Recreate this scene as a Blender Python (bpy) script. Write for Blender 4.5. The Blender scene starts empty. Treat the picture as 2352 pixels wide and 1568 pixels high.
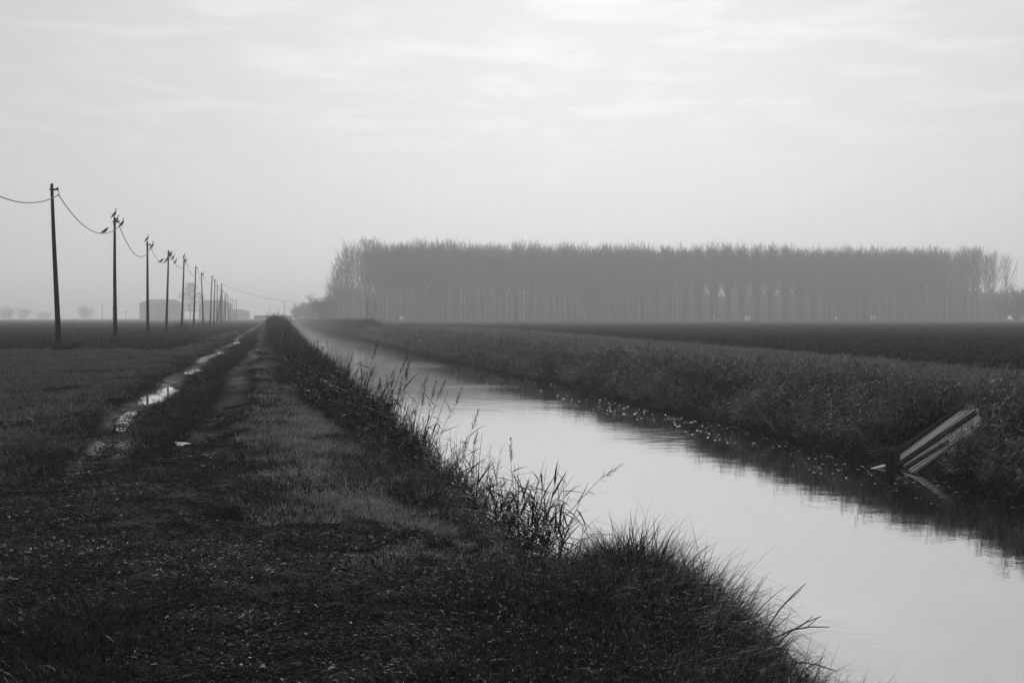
import bpy, math, random
import numpy as np
from mathutils import Vector, Matrix, Euler

rng = np.random.default_rng(11)
random.seed(11)
R = math.radians
sc = bpy.context.scene
COL = sc.collection

# ------------------------------------------------------------------ camera
CAM_Z = 1.65
cam_d = bpy.data.cameras.new('camera')
cam = bpy.data.objects.new('camera', cam_d)
COL.objects.link(cam)
cam.location = (0, 0, CAM_Z)
cam.rotation_euler = (R(90), 0, 0)
cam_d.sensor_width = 36.0
cam_d.lens = 50.0
cam_d.shift_y = -54.0 / 2352.0
cam_d.clip_start = 0.05
cam_d.clip_end = 12000
sc.camera = cam

# ------------------------------------------------------------------ world / sun / exposure
SUN_EL, SUN_AZ = 17.0, 3.5            # degrees; azimuth measured from +Y towards +X
w = bpy.data.worlds.new('World'); sc.world = w; w.use_nodes = True
nt = w.node_tree; nt.nodes.clear()
N = nt.nodes.new; Lk = nt.links.new
def mth(nt_, op, a, b=None, c=None, clamp=False):
    n = nt_.nodes.new('ShaderNodeMath'); n.operation = op; n.use_clamp = clamp
    for i, v in enumerate((a, b, c)):
        if v is None: continue
        if isinstance(v, (int, float)): n.inputs[i].default_value = v
        else: nt_.links.new(v, n.inputs[i])
    return n.outputs[0]
out = N('ShaderNodeOutputWorld'); bg = N('ShaderNodeBackground'); Lk(bg.outputs[0], out.inputs[0])
sky = N('ShaderNodeTexSky'); sky.sky_type = 'NISHITA'; sky.sun_disc = False
sky.sun_elevation = R(SUN_EL); sky.sun_rotation = R(SUN_AZ)
sky.air_density = 1.0; sky.dust_density = 6.0; sky.ozone_density = 1.0
bw = N('ShaderNodeRGBToBW'); Lk(sky.outputs[0], bw.inputs[0])
tc = N('ShaderNodeTexCoord')
sep = N('ShaderNodeSeparateXYZ'); Lk(tc.outputs['Generated'], sep.inputs[0])
zc = mth(nt, 'MAXIMUM', sep.outputs[2], 0.0)
lift = N('ShaderNodeCombineXYZ'); Lk(sep.outputs[0], lift.inputs[0]); Lk(sep.outputs[1], lift.inputs[1]); Lk(mth(nt, 'ADD', zc, 0.05), lift.inputs[2])
nrmv = N('ShaderNodeVectorMath'); nrmv.operation = 'NORMALIZE'; Lk(lift.outputs[0], nrmv.inputs[0]); Lk(nrmv.outputs[0], sky.inputs[0])
den = mth(nt, 'ADD', zc, 0.035)
cmb = N('ShaderNodeCombineXYZ')
Lk(mth(nt, 'DIVIDE', sep.outputs[0], den), cmb.inputs[0])
Lk(mth(nt, 'DIVIDE', sep.outputs[1], den), cmb.inputs[1])
nz = N('ShaderNodeTexNoise'); nz.inputs['Scale'].default_value = 2.1; nz.inputs['Detail'].default_value = 7
nz.inputs['Roughness'].default_value = 0.55; nz.inputs['Distortion'].default_value = 0.35
Lk(cmb.outputs[0], nz.inputs['Vector'])
mr = N('ShaderNodeMapRange'); mr.interpolation_type = 'SMOOTHSTEP'
mr.inputs[1].default_value = 0.43; mr.inputs[2].default_value = 0.68
Lk(nz.outputs['Fac'], mr.inputs[0])
nz2 = N('ShaderNodeTexNoise'); nz2.inputs['Scale'].default_value = 0.33; nz2.inputs['Detail'].default_value = 3
Lk(cmb.outputs[0], nz2.inputs['Vector'])
hz = N('ShaderNodeMapRange'); hz.interpolation_type = 'SMOOTHSTEP'      # clouds sink into the veil low down
hz.inputs[1].default_value = 0.06; hz.inputs[2].default_value = 0.19
Lk(zc, hz.inputs[0])
cl = mth(nt, 'MULTIPLY', mth(nt, 'MULTIPLY', mr.outputs[0], hz.outputs[0]), nz2.outputs['Fac'])
# thin overcast veil: sky glow compressed and evened out, clouds a little brighter
veil = mth(nt, 'POWER', bw.outputs[0], 0.22)
base = mth(nt, 'ADD', mth(nt, 'MULTIPLY', veil, 3.12), 0.8)
lum = mth(nt, 'MULTIPLY', base, mth(nt, 'ADD', mth(nt, 'MULTIPLY', cl, 0.22), 1.0))
Lk(lum, bg.inputs[0])
bg.inputs[1].default_value = 0.10

sun_d = bpy.data.lights.new('sun', 'SUN'); sun_d.energy = 1.2; sun_d.angle = R(10); sun_d.color = (1, 1, 1)
sun = bpy.data.objects.new('sun', sun_d); COL.objects.link(sun)
sd = Vector((math.sin(R(SUN_AZ)) * math.cos(R(SUN_EL)), math.cos(R(SUN_AZ)) * math.cos(R(SUN_EL)), math.sin(R(SUN_EL))))
sun.rotation_euler = sd.to_track_quat('Z', 'Y').to_euler()
sun.location = (0, 0, 60)

sc.view_settings.view_transform = 'Standard'; sc.view_settings.look = 'None'
sc.view_settings.exposure = 0.0; sc.view_settings.gamma = 1.0; sc.view_settings.use_curve_mapping = False
sc.render.engine = 'CYCLES'
cy = sc.cycles
cy.use_denoising = True; cy.denoiser = 'OPENIMAGEDENOISE'
cy.max_bounces = 4; cy.diffuse_bounces = 2; cy.glossy_bounces = 2; cy.transmission_bounces = 2
cy.use_adaptive_sampling = True; cy.adaptive_threshold = 0.03; cy.adaptive_min_samples = 16
cy.volume_bounces = 0; cy.transparent_max_bounces = 8
cy.caustics_reflective = False; cy.caustics_refractive = False
sc.render.filter_size = 1.3

# ------------------------------------------------------------------ helpers
F = 50.0 / 36.0 * 2352.0; CX = 1176.0; HY = 730.0
def at(px, py, D):                       # a photo pixel (2352 wide) at distance D -> world point
    return Vector(((px - CX) / F * D, D, CAM_Z - (py - HY) / F * D))

def _hash(ix, iy, s):
    n = (ix.astype(np.int64) * 374761393 + iy.astype(np.int64) * 668265263 + s * 1442695041) & 0x7fffffff
    n = ((n ^ (n >> 13)) * 1274126177) & 0x7fffffff
    n = n ^ (n >> 16)
    return (n & 0xffff) / 65535.0
def vnoise(x, y, s=0):
    x = np.asarray(x, float); y = np.asarray(y, float)
    ix = np.floor(x); iy = np.floor(y); fx = x - ix; fy = y - iy
    fx = fx * fx * (3 - 2 * fx); fy = fy * fy * (3 - 2 * fy)
    a = _hash(ix, iy, s); b = _hash(ix + 1, iy, s); c = _hash(ix, iy + 1, s); d = _hash(ix + 1, iy + 1, s)
    return (a * (1 - fx) + b * fx) * (1 - fy) + (c * (1 - fx) + d * fx) * fy
def fbm(x, y, s=0, o=4):
    t = 0; a = 0.5; n = 0
    for k in range(o):
        t = t + a * vnoise(x * 2 ** k + 17.3 * k, y * 2 ** k - 9.1 * k, s + k); n += a; a *= 0.5
    return t / n
def sst(x, a, b):
    t = np.clip((x - a) / (b - a), 0, 1); return t * t * (3 - 2 * t)

def tag(o, label=None, cat=None, group=None, kind=None):
    if label: o['label'] = label
    if cat: o['category'] = cat
    if group: o['group'] = group
    if kind: o['kind'] = kind
    return o
def link(name, me, parent=None, loc=None, rot=None, scale=None):
    o = bpy.data.objects.new(name, me); COL.objects.link(o)
    if parent is not None: o.parent = parent
    if loc is not None: o.location = loc
    if rot is not None: o.rotation_euler = rot
    if scale is not None: o.scale = scale
    return o
def empty(name, loc, rz=0.0):
    o = bpy.data.objects.new(name, None); COL.objects.link(o); o.location = loc; o.rotation_euler = (0, 0, rz)
    o.empty_display_size = 0.2
    return o
class MB:
    def __init__(s): s.v = []; s.f = []
    def add(s, v, f):
        n = len(s.v); s.v.extend([tuple(p) for p in v]); s.f.extend([tuple(i + n for i in q) for q in f]); return s
    def box(s, c, d, rot=None):
        v = [Vector((x * d[0] / 2, y * d[1] / 2, z * d[2] / 2)) for x in (-1, 1) for y in (-1, 1) for z in (-1, 1)]
        if rot is not None:
            m = rot.to_matrix() if hasattr(rot, 'to_matrix') else rot
            v = [m @ p for p in v]
        v = [p + Vector(c) for p in v]
        return s.add(v, [(0, 1, 3, 2), (4, 6, 7, 5), (0, 4, 5, 1), (2, 3, 7, 6), (0, 2, 6, 4), (1, 5, 7, 3)])
    def tube(s, pts, rad, n=6, cap=True, flat=1.0):
        pts = [Vector(p) for p in pts]; v = []; f = []
        if isinstance(rad, (int, float)): rad = [rad] * len(pts)
        up = Vector((0.0, 1.0, 0.0)); prev = None
        for i, p in enumerate(pts):
            t = (pts[min(i + 1, len(pts) - 1)] - pts[max(i - 1, 0)])
            t = t.normalized() if t.length > 1e-9 else Vector((0, 0, 1))
            if prev is None:
                a = t.cross(up)
                if a.length < 0.05: a = t.cross(Vector((1, 0, 0)))
            else:
                a = prev - t * prev.dot(t)
            a.normalize(); prev = a; b = t.cross(a)
            for k in range(n):
                an = 2 * math.pi * k / n
                v.append(p + (a * math.cos(an) + b * math.sin(an) * flat) * rad[i])
        m = len(pts)
        for i in range(m - 1):
            for k in range(n):
                k2 = (k + 1) % n
                f.append((i * n + k, i * n + k2, (i + 1) * n + k2, (i + 1) * n + k))
        if cap:
            f.append(tuple(range(n - 1, -1, -1))); f.append(tuple((m - 1) * n + k for k in range(n)))
        return s.add(v, f)
    def mesh(s, name, mat, smooth=False):
        me = bpy.data.meshes.new(name); me.from_pydata(s.v, [], s.f)
        if mat: me.materials.append(mat)
        if smooth: me.polygons.foreach_set('use_smooth', [True] * len(me.polygons))
        me.update(); return me
    def build(s, name, mat, parent=None, smooth=False, **k):
        return link(name, s.mesh(name, mat, smooth), parent, **k)
def np_mesh(name, v, quads=None, tris=None, mat=None):
    me = bpy.data.meshes.new(name)
    nq = 0 if quads is None else len(quads); ntr = 0 if tris is None else len(tris)
    me.vertices.add(len(v)); me.vertices.foreach_set('co', np.asarray(v, np.float32).ravel())
    li = np.concatenate([(np.asarray(quads).ravel() if nq else np.zeros(0, int)), (np.asarray(tris).ravel() if ntr else np.zeros(0, int))])
    me.loops.add(len(li)); me.loops.foreach_set('vertex_index', li.astype(np.int32))
    me.polygons.add(nq + ntr)
    ls = np.concatenate([np.arange(nq) * 4, nq * 4 + np.arange(ntr) * 3]).astype(np.int32)
    me.polygons.foreach_set('loop_start', ls)
    if mat: me.materials.append(mat)
    me.update(calc_edges=True); me.validate(); return me

# ------------------------------------------------------------------ materials (black-and-white photograph: all greys)
MATS = {}
def nodes_of(name):
    m = bpy.data.materials.new(name); m.use_nodes = True
    t = m.node_tree; t.nodes.clear()
    o = t.nodes.new('ShaderNodeOutputMaterial'); MATS[name] = m
    return m, t, o
def grey(t, sock_or_val, mul=None):
    return sock_or_val
def setv(t, inp, v):
    if isinstance(v, (int, float)):
        inp.default_value = (v, v, v, 1) if inp.type == 'RGBA' else v
    else: t.links.new(v, inp)
def noise(t, scale, detail=4, rough=0.55, vec=None, coord='Object'):
    n = t.nodes.new('ShaderNodeTexNoise'); n.inputs['Scale'].default_value = scale
    n.inputs['Detail'].default_value = detail; n.inputs['Roughness'].default_value = rough
    if vec is None:
        c = t.nodes.new('ShaderNodeTexCoord'); vec = c.outputs[coord]
    t.links.new(vec, n.inputs['Vector']); return n.outputs['Fac']
def mrange(t, x, a, b, c, d):
    m = t.nodes.new('ShaderNodeMapRange'); t.links.new(x, m.inputs[0])
    for i, v in enumerate((a, b, c, d)): m.inputs[i + 1].default_value = v
    return m.outputs[0]
def mixf(t, f, a, b):
    m = t.nodes.new('ShaderNodeMix'); m.data_type = 'FLOAT'
    for i, v in zip((0, 2, 3), (f, a, b)):
        if isinstance(v, (int, float)): m.inputs[i].default_value = v
        else: t.links.new(v, m.inputs[i])
    return m.outputs[0]
def simple(name, lo, hi, scale, rough=0.75, spec=0.3, bump=0.0, bscale=None, stretch=None, coord='Object'):
    m, t, o = nodes_of(name)
    p = t.nodes.new('ShaderNodeBsdfPrincipled'); t.links.new(p.outputs[0], o.inputs[0])
    vec = None
    if stretch:
        c = t.nodes.new('ShaderNodeTexCoord'); mp = t.nodes.new('ShaderNodeMapping'); mp.inputs['Scale'].default_value = stretch
        t.links.new(c.outputs[coord], mp.inputs[0]); vec = mp.outputs[0]
    f = noise(t, scale, vec=vec, coord=coord)
    setv(t, p.inputs['Base Color'], mrange(t, f, 0.3, 0.7, lo, hi))
    p.inputs['Roughness'].default_value = rough; p.inputs['Specular IOR Level'].default_value = spec
    if bump:
        b = t.nodes.new('ShaderNodeBump'); b.inputs['Strength'].default_value = 1; b.inputs['Distance'].default_value = bump
        t.links.new(noise(t, bscale or scale * 3, vec=vec, coord=coord), b.inputs['Height']); t.links.new(b.outputs[0], p.inputs['Normal'])
    return m
def leafy(name, lo, hi, trans=0.45, spec=0.15, rough=0.5, pw=1.0):
    m, t, o = nodes_of(name)
    oi = t.nodes.new('ShaderNodeObjectInfo')
    geo = t.nodes.new('ShaderNodeNewGeometry')
    a = mth(t, 'MULTIPLY_ADD', geo.outputs['Random Per Island'], 0.6, mth(t, 'MULTIPLY', oi.outputs['Random'], 0.4))
    c = mrange(t, mth(t, 'POWER', a, pw), 0.1 ** pw, 0.9 ** pw, lo, hi)
    d = t.nodes.new('ShaderNodeBsdfPrincipled'); setv(t, d.inputs['Base Color'], c)
    d.inputs['Roughness'].default_value = rough; d.inputs['Specular IOR Level'].default_value = spec
    tr = t.nodes.new('ShaderNodeBsdfTranslucent'); setv(t, tr.inputs['Color'], c)
    mx = t.nodes.new('ShaderNodeMixShader'); mx.inputs[0].default_value = trans
    t.links.new(d.outputs[0], mx.inputs[1]); t.links.new(tr.outputs[0], mx.inputs[2]); t.links.new(mx.outputs[0], o.inputs[0])
    return m
wood_pole = simple('weathered_pole_wood', 0.01, 0.025, 6, 0.8, 0.2, 0.004, 30, (6, 6, 0.5))
iron = simple('dark_iron', 0.02, 0.04, 20, 0.6, 0.4)
cable_m = simple('cable_sheath', 0.03, 0.05, 30, 0.55, 0.4)
feather = simple('black_feather', 0.012, 0.03, 25, 0.5, 0.35)
feather_small = simple('dark_feather', 0.02, 0.05, 40, 0.6, 0.3)
bark = simple('poplar_bark', 0.10, 0.2, 3, 0.85, 0.15, 0.01, 12, (4, 4, 0.6))
twig_m = simple('bare_twig', 0.09, 0.16, 5, 0.85, 0.1)
plaster = simple('farm_plaster', 0.10, 0.15, 0.7, 0.9, 0.1, 0.003, 4)
rooftile = simple('roof_tile', 0.06, 0.10, 3.0, 0.85, 0.1, 0.01, 9)
concrete = simple('bridge_concrete', 0.14, 0.2, 0.6, 0.9, 0.1, 0.004, 5)
board_pale = simple('bleached_board', 0.2, 0.6, 5, 0.6, 0.4, 0.004, 25, (1, 9, 9))
board_dark = simple('wet_dark_timber', 0.012, 0.03, 5, 0.6, 0.3, 0.004, 25)
board_white = simple('white_board', 0.5, 0.7, 8, 0.6, 0.3)
doorwood = simple('barn_door_wood', 0.04, 0.07, 4, 0.8, 0.2)
short_grass_m = leafy('short_grass_blade', 0.012, 0.042, 0.45, 0.25)
verge_grass_m = leafy('verge_grass_blade', 0.07, 0.36, 0.5, 0.25)
field_clod_m = simple('field_clod', 0.006, 0.035, 3, 0.9, 0.1)
clod_m = simple('soil_clod', 0.003, 0.02, 9, 0.8, 0.25)
far_grass_m = leafy('far_bank_grass_blade', 0.006, 0.05, 0.35, 0.15)
bank_top_m = leafy('bank_top_grass_blade', 0.06, 0.25, 0.45, 0.2)
stubble_m = leafy('field_grass_blade', 0.02, 0.2, 0.4, 0.2)
tall_grass_m = leafy('tall_bank_grass', 0.006, 0.03, 0.3, 0.15)
dry_grass_m = leafy('dry_straw_grass', 0.04, 0.15, 0.4, 0.2)
reed_m = leafy('reed_leaf', 0.006, 0.028, 0.35, 0.2)
reed_pale_m = leafy('pale_reed_leaf', 0.015, 0.32, 0.35, 0.2, 0.5, 1.6)
plume_m = leafy('reed_plume', 0.012, 0.03, 0.4, 0.1)
evergreen_m = leafy('evergreen_spray', 0.03, 0.06, 0.2, 0.1)
litter_m = leafy('straw_litter', 0.010, 0.42, 0.0, 0.4, 0.5, 6.0)
float_m = leafy('floating_leaf', 0.05, 0.3, 0.0, 0.3, 0.4)

def ground_mat():
    m, t, o = nodes_of('ground_soil_and_grass')
    p = t.nodes.new('ShaderNodeBsdfPrincipled'); t.links.new(p.outputs[0], o.inputs[0])
    def A(n):
        a = t.nodes.new('ShaderNodeAttribute'); a.attribute_name = n; return a.outputs['Fac']
    bare, plough, wet, gravel = A('bare'), A('plough'), A('wet'), A('gravel')
    n1 = noise(t, 0.35, 5); n2 = noise(t, 2.2, 6, 0.65); n3 = noise(t, 14, 4, 0.7); n4 = noise(t, 60, 3, 0.6)
    grass = mth(t, 'MULTIPLY', mrange(t, n2, 0.3, 0.7, 0.010, 0.028), mrange(t, n1, 0.3, 0.7, 0.8, 1.2))
    soil = mth(t, 'MULTIPLY', mrange(t, n3, 0.3, 0.7, 0.005, 0.02), mrange(t, n1, 0.3, 0.7, 0.7, 1.3))
    n5 = noise(t, 26, 3, 0.75)
    gcol = mth(t, 'MULTIPLY', mth(t, 'MULTIPLY', mrange(t, n4, 0.4, 0.7, 0.005, 0.02), mrange(t, n5, 0.4, 0.66, 0.35, 2.0)), mrange(t, n2, 0.35, 0.7, 0.6, 1.6))
    pl = mth(t, 'MULTIPLY', mrange(t, n2, 0.38, 0.64, 0.004, 0.024), mrange(t, n3, 0.3, 0.7, 0.7, 1.4))
    c = mixf(t, bare, grass, soil); c = mixf(t, gravel, c, gcol); c = mixf(t, plough, c, pl)
    setv(t, p.inputs['Base Color'], c)
    rough = mixf(t, mth(t, 'MULTIPLY', wet, mrange(t, n2, 0.35, 0.6, 0.3, 1.0)), 0.95, 0.28)
    t.links.new(rough, p.inputs['Roughness'])
    t.links.new(mixf(t, wet, 0.0, 0.6), p.inputs['Specular IOR Level'])
    h = mth(t, 'ADD', mth(t, 'MULTIPLY', n3, 0.035), mth(t, 'MULTIPLY', n4, 0.010))
    h = mth(t, 'ADD', h, mth(t, 'MULTIPLY', mth(t, 'MULTIPLY', n2, plough), 0.16))
    b = t.nodes.new('ShaderNodeBump'); b.inputs['Strength'].default_value = 0.9; b.inputs['Distance'].default_value = 1.0
    t.links.new(mth(t, 'MULTIPLY', h, mixf(t, wet, 1.0, 0.35)), b.inputs['Height']); t.links.new(b.outputs[0], p.inputs['Normal'])
    return m
ground_m = ground_mat()
def water_mat(name, d1, d2):
    m, t, o = nodes_of(name)
    gl = t.nodes.new('ShaderNodeBsdfGlossy'); gl.inputs['Roughness'].default_value = 0.03
    gl.inputs['Color'].default_value = (0.98, 0.98, 0.98, 1)
    df = t.nodes.new('ShaderNodeBsdfDiffuse'); df.inputs['Color'].default_value = (0.012, 0.012, 0.012, 1)
    fr = t.nodes.new('ShaderNodeFresnel'); fr.inputs['IOR'].default_value = 2.6
    c = t.nodes.new('ShaderNodeTexCoord')
    a = noise(t, 1.3, 3, 0.5, c.outputs['Object']); s = noise(t, 7.0, 3, 0.6, c.outputs['Object']); g = noise(t, 0.07, 3, 0.5, c.outputs['Object'])
    gust = mrange(t, g, 0.5, 0.68, 0.35, 1.6)
    h = mth(t, 'MULTIPLY', mth(t, 'ADD', mth(t, 'MULTIPLY', a, d1), mth(t, 'MULTIPLY', s, d2)), gust)
    b = t.nodes.new('ShaderNodeBump'); b.inputs['Strength'].default_value = 1.0; b.inputs['Distance'].default_value = 1.0
    t.links.new(h, b.inputs['Height'])
    for x in (gl, fr): t.links.new(b.outputs[0], x.inputs['Normal'])
    mx = t.nodes.new('ShaderNodeMixShader'); t.links.new(mth(t, 'POWER', fr.outputs[0], 0.42), mx.inputs[0])
    t.links.new(df.outputs[0], mx.inputs[1]); t.links.new(gl.outputs[0], mx.inputs[2]); t.links.new(mx.outputs[0], o.inputs[0])
    return m
water_m = water_mat('canal_water', 0.009, 0.0025)
puddle_m = water_mat('puddle_water', 0.0006, 0.0003)

# ------------------------------------------------------------------ terrain
WZ = -1.55
_Ry = np.array([-60, -30, 0, 10, 20, 30.3, 39, 45.5, 56, 71.6, 84, 103.5, 213, 327, 697, 1500, 4200.0])
_Rx = np.array([19.5, 15.6, 12, 10.8, 9.55, 8.2, 7.0, 6.0, 4.1, 1.5, -0.9, -4.5, -22.4, -41.5, -103, -237, -690.0])
_Ly = np.array([-60, -30, 0, 6, 9, 10.5, 11.5, 12.5, 13.5, 15, 18, 20, 22, 27, 38.5, 45.5, 56, 71.6, 84, 103.5, 213, 327, 697, 1500, 4200.0])
_Lx = np.array([10, 6.6, 3.2, 2.45, 2.1, 1.95, 1.6, 0.85, 0.25, -0.05, -0.3, -0.6, -0.95, -1.9, -3.85, -4.9, -6.8, -9.4, -11.7, -15.1, -32.8, -51.4, -112.5, -247, -700.0])
def wL(Y): return 1.75 + 0.7 * sst(Y, 14, 24)
def sluice_zone(X, Y): return (X > 8.0) & (X < 10.5) & (Y > 28.7) & (Y < 31.9)
def Rw(Y): return np.interp(Y, _Ry, _Rx) + (fbm(np.asarray(Y) * 0.22, 3.3, 5) - 0.5) * 0.9
def Lw(Y): return np.interp(Y, _Ly, _Lx) + (fbm(np.asarray(Y) * 0.25, 8.7, 6) - 0.5) * 0.5
def rutR(Y): return np.interp(Y, [-60, 0, 10, 15.4, 27, 50, 100, 135, 300, 697, 4200], [12, -0.6, -2.3, -3.28, -5.5, -9.3, -17.6, -23.9, -51.9, -119, -720]) + (vnoise(np.asarray(Y) * 0.12, 1.1, 3) - 0.5) * 0.35
def rutL(Y): return np.interp(Y, [-60, 0, 10, 15.4, 31.7, 45.7, 98, 135, 300, 697, 4200], [10, -2.0, -3.7, -4.74, -8.0, -10.4, -19, -25.6, -53.6, -120.8, -722]) + (vnoise(np.asarray(Y) * 0.12, 4.1, 3) - 0.5) * 0.35
# puddles: (x, y, half length along the track, half width)
def rut_pt(f, Y): return (float(f(np.array([Y]))[0]), Y)
PUD = []
for f, Y, hl, hw in ((rutL, 31.8, 3.6, 0.36), (rutL, 46.0, 2.2, 0.36), (rutL, 70, 1.6, 0.2), (rutL, 99, 4.0, 0.36), (rutR, 50.0, 1.0, 0.45), (rutL, 24.2, 2.4, 0.13), (rutR, 18.2, 0.22, 0.12)):
    x, y = rut_pt(f, Y); PUD.append((x, y, hl, hw, f))
def masks(X, Y):
    X = np.asarray(X, float); Y = np.asarray(Y, float)
    dl = Lw(Y) - X; dr = X - Rw(Y); rr = rutR(Y); rl = rutL(Y)
    nn = fbm(X * 0.6, Y * 0.6, 21, 4) - 0.5; nb = fbm(X * 0.17, Y * 0.17, 31, 3) - 0.5
    dR = np.abs(X - rr); dL = np.abs(X - rl)
    track = np.maximum(1 - sst(dR + nn * 0.45, 0.26, 0.48), 1 - sst(dL + nn * 0.45, 0.24, 0.44))
    trk_far = sst(Y, 11, 17)
    # turning place near the camera
    edge = 15.0 + nn * 5.0 + nb * 5.0 - sst(X, -3.2, -1.2) * 2.6 - sst(X, -1.5, 0.2) * 3.0
    apron = (1 - sst(Y, edge - 1.6, edge + 0.9)) * sst(dl, 1.5, 2.4)
    apron = apron * (1 - 0.9 * sst(X + nn * 1.2 + (Y - 9) * 0.05, -0.9, 0.5))
    apron = apron * (1 - 0.8 * sst(fbm(X * 0.9, Y * 0.5, 83, 4), 0.56, 0.68))
    for x_, y_, hl, hw, f in PUD:
        track = np.maximum(track, 1 - sst(np.sqrt(((Y - y_) / (hl * 1.1 + .3)) ** 2 + ((X - f(Y)) / (hw * 1.15 + .12)) ** 2), .85, 1.1))
    left = dl > 0
    bare = np.where(left & (dl > 2.0), np.maximum(track * trk_far, apron), 0.0)
    gravel = np.where(left, apron, 0.0)
    plL = sst(Y, 73.5 + nb * 6, 75.5 + nb * 6) * sst(rl - X, 1.5, 3.0 + nn)
    pe = 4.3 + np.clip(Y, 0, 160) * 0.072
    plR = sst(dr, pe + nn * 0.8, pe + 0.5 + nn * 0.8)
    plough = np.where(left, plL, np.where(dr > 0, plR, 0))
    bed = np.where(left, 1 - sst(dl, 0.0, 0.6), 1 - sst(dr, 0.0, 0.6))
    bare = np.maximum(bare, bed)
    wet = np.where(left, np.maximum(0.3 * (1 - sst(dR, 0.12, 0.34)), 1 - sst(dL, 0.15, 0.36)) * trk_far * (.25 + .75 * sst(nb, -0.1, 0.06)) * (1 - .7 * sst(Y, 50, 75)), 0.0)
    wet = np.maximum(wet * (.35 + .65 * sst(fbm(X * 3, Y * 1.0, 87, 3), .38, .5)) * sst(Y, 14, 20), 0.10 * gravel)
    return dict(dl=dl, dr=dr, bare=bare, gravel=gravel, plough=plough, wet=wet, dR=dR, dL=dL, rr=rr, rl=rl, trk_far=trk_far, nn=nn, nb=nb, apron=apron)
def height(X, Y, M=None):
    X = np.asarray(X, float); Y = np.asarray(Y, float)
    if M is None: M = masks(X, Y)
    dl, dr = M['dl'], M['dr']
    # left bank
    t = np.clip(dl / wL(Y), 0, 1)
    zl = -1.5 + 1.5 * (1 - (1 - t) ** 1.6)
    zl = np.where(dl < 0, -1.5 - 0.55 * np.minimum(-dl, 1.8), zl)
    zl = zl + 0.10 * np.exp(-((dl - 3.3) / 0.8) ** 2) * sst(Y, 10, 16)
    zl = zl - 0.075 * np.maximum(np.exp(-(M['dR'] / 0.30) ** 2), np.exp(-(M['dL'] / 0.27) ** 2)) * M['trk_far'] * (dl > 2)
    pm = np.zeros_like(X)
    for x, y, hl, hw, f in PUD:
        dx = X - f(Y)
        pm_ = np.exp(-((Y - y) / (hl * 1.05)) ** 4 - (dx / (hw * 1.1)) ** 4); pm = np.maximum(pm, pm_)
        zl = zl * (1 - pm_) - 0.115 * pm_
    zl = zl - 0.5 * np.exp(-((X - 0.16) / 0.62) ** 2 - ((Y - 11.5) / 1.7) ** 2)
    # right bank
    wR = 3.1
    t = np.clip(dr / wR, 0, 1)
    zr = -1.5 + 1.52 * (1 - (1 - t) ** 1.5) - 0.28 * np.exp(-((X - 9.1) / 1.1) ** 4 - ((Y - 30.6) / 1.8) ** 4)
    zr = np.where(dr < 0, -1.5 - 0.55 * np.minimum(-dr, 1.8), zr)
    z = np.where(dl > -np.abs(Lw(Y) - Rw(Y)) * 0.5, zl, zr)
    rough = (fbm(X * 0.8, Y * 0.8, 41, 4) - 0.5) * 0.10 * (1 - M['plough']) * (1 - 0.65 * M['bare'])
    rough = rough + (fbm(X * 2.3, Y * 2.3, 51, 3) - 0.5) * (0.14 * M['plough'] + 0.03 * M['bare'])
    rough = rough + (fbm(X * 0.35, Y * 0.35, 61, 3) - 0.5) * 0.35 * np.exp(-((np.minimum(np.abs(dl - 1.2), np.abs(dr - 1.6))) / 1.0) ** 2)
    far = np.clip(Y, 0, None); rough = rough * (1 - .75 * pm)
    return z + rough * np.where(far > 250, 0.4, 1.0)

ys = [-60, -40, -25, -14, -7, -3, 0, 2, 3.5, 4.6]
y = 5.2
while y < 4000: ys.append(y); y += max(0.07, 0.0105 * y)
ys.append(4100.0); ys = np.array(ys)
cs = list(np.arange(-13, 13.01, 0.14))
x = 13.0; st = 0.2
while x < 3000: x += st; st *= 1.075; cs.append(x); cs.insert(0, -x)
cs = np.array(cs)
xc = (Lw(ys) + Rw(ys)) / 2
GX = xc[:, None] + cs[None, :]; GY = np.repeat(ys[:, None], len(cs), 1)
M = masks(GX, GY); GZ = height(GX, GY, M)
nr, nc = GX.shape
gx = np.gradient(GZ, axis=1) / np.gradient(GX, axis=1)
V = np.stack([GX.ravel(), GY.ravel(), GZ.ravel()], 1)
ii = (np.arange(nr - 1)[:, None] * nc + np.arange(nc - 1)[None, :]).ravel()
Q = np.stack([ii, ii + 1, ii + nc + 1, ii + nc], 1)
# vertex normals for seamless region borders
e1 = V[Q[:, 2]] - V[Q[:, 0]]; e2 = V[Q[:, 3]] - V[Q[:, 1]]
fn = np.cross(e1, e2); VN = np.zeros_like(V)
for k in range(4): np.add.at(VN, Q[:, k], fn)
VN /= np.linalg.norm(VN, axis=1, keepdims=True) + 1e-12
def fm(a): return a.ravel()[Q].mean(1)
fdl, fdr, fpl, fap, fY = fm(M['dl']), fm(M['dr']), fm(M['plough']), fm(M['apron']), fm(GY)
fX = fm(GX); ftrk = (fX > fm(M['rl']) - 0.7) & (fX < fm(M['rr']) + 0.7) & (fY > 9)
reg = np.zeros(len(Q), int)                                    # grass verge
reg[fdl < 1.9] = 1; reg[(fdl < 0) & (fdr < 4.9)] = 2
reg[(fdl >= 0) & (fdl < 1.9)] = 1
mid = (fdl < 0) & (fdr < 0); reg[mid & (-fdl < -fdr)] = 1; reg[mid & (-fdl >= -fdr)] = 2
reg[fdr >= 4.9] = 5
reg[(fdr >= 4.9) & (fpl > 0.5)] = 4
reg[(fdl > 2.5) & (fpl > 0.5)] = 3
reg[(fdl > 2.5) & ((fap > 0.5) | (ftrk & (fpl <= 0.5)))] = 6
REG = ['grass_verge', 'canal_bank_left', 'canal_bank_right', 'ploughed_field_left', 'ploughed_field_right', 'grass_bank_top', 'dirt_track']
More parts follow.
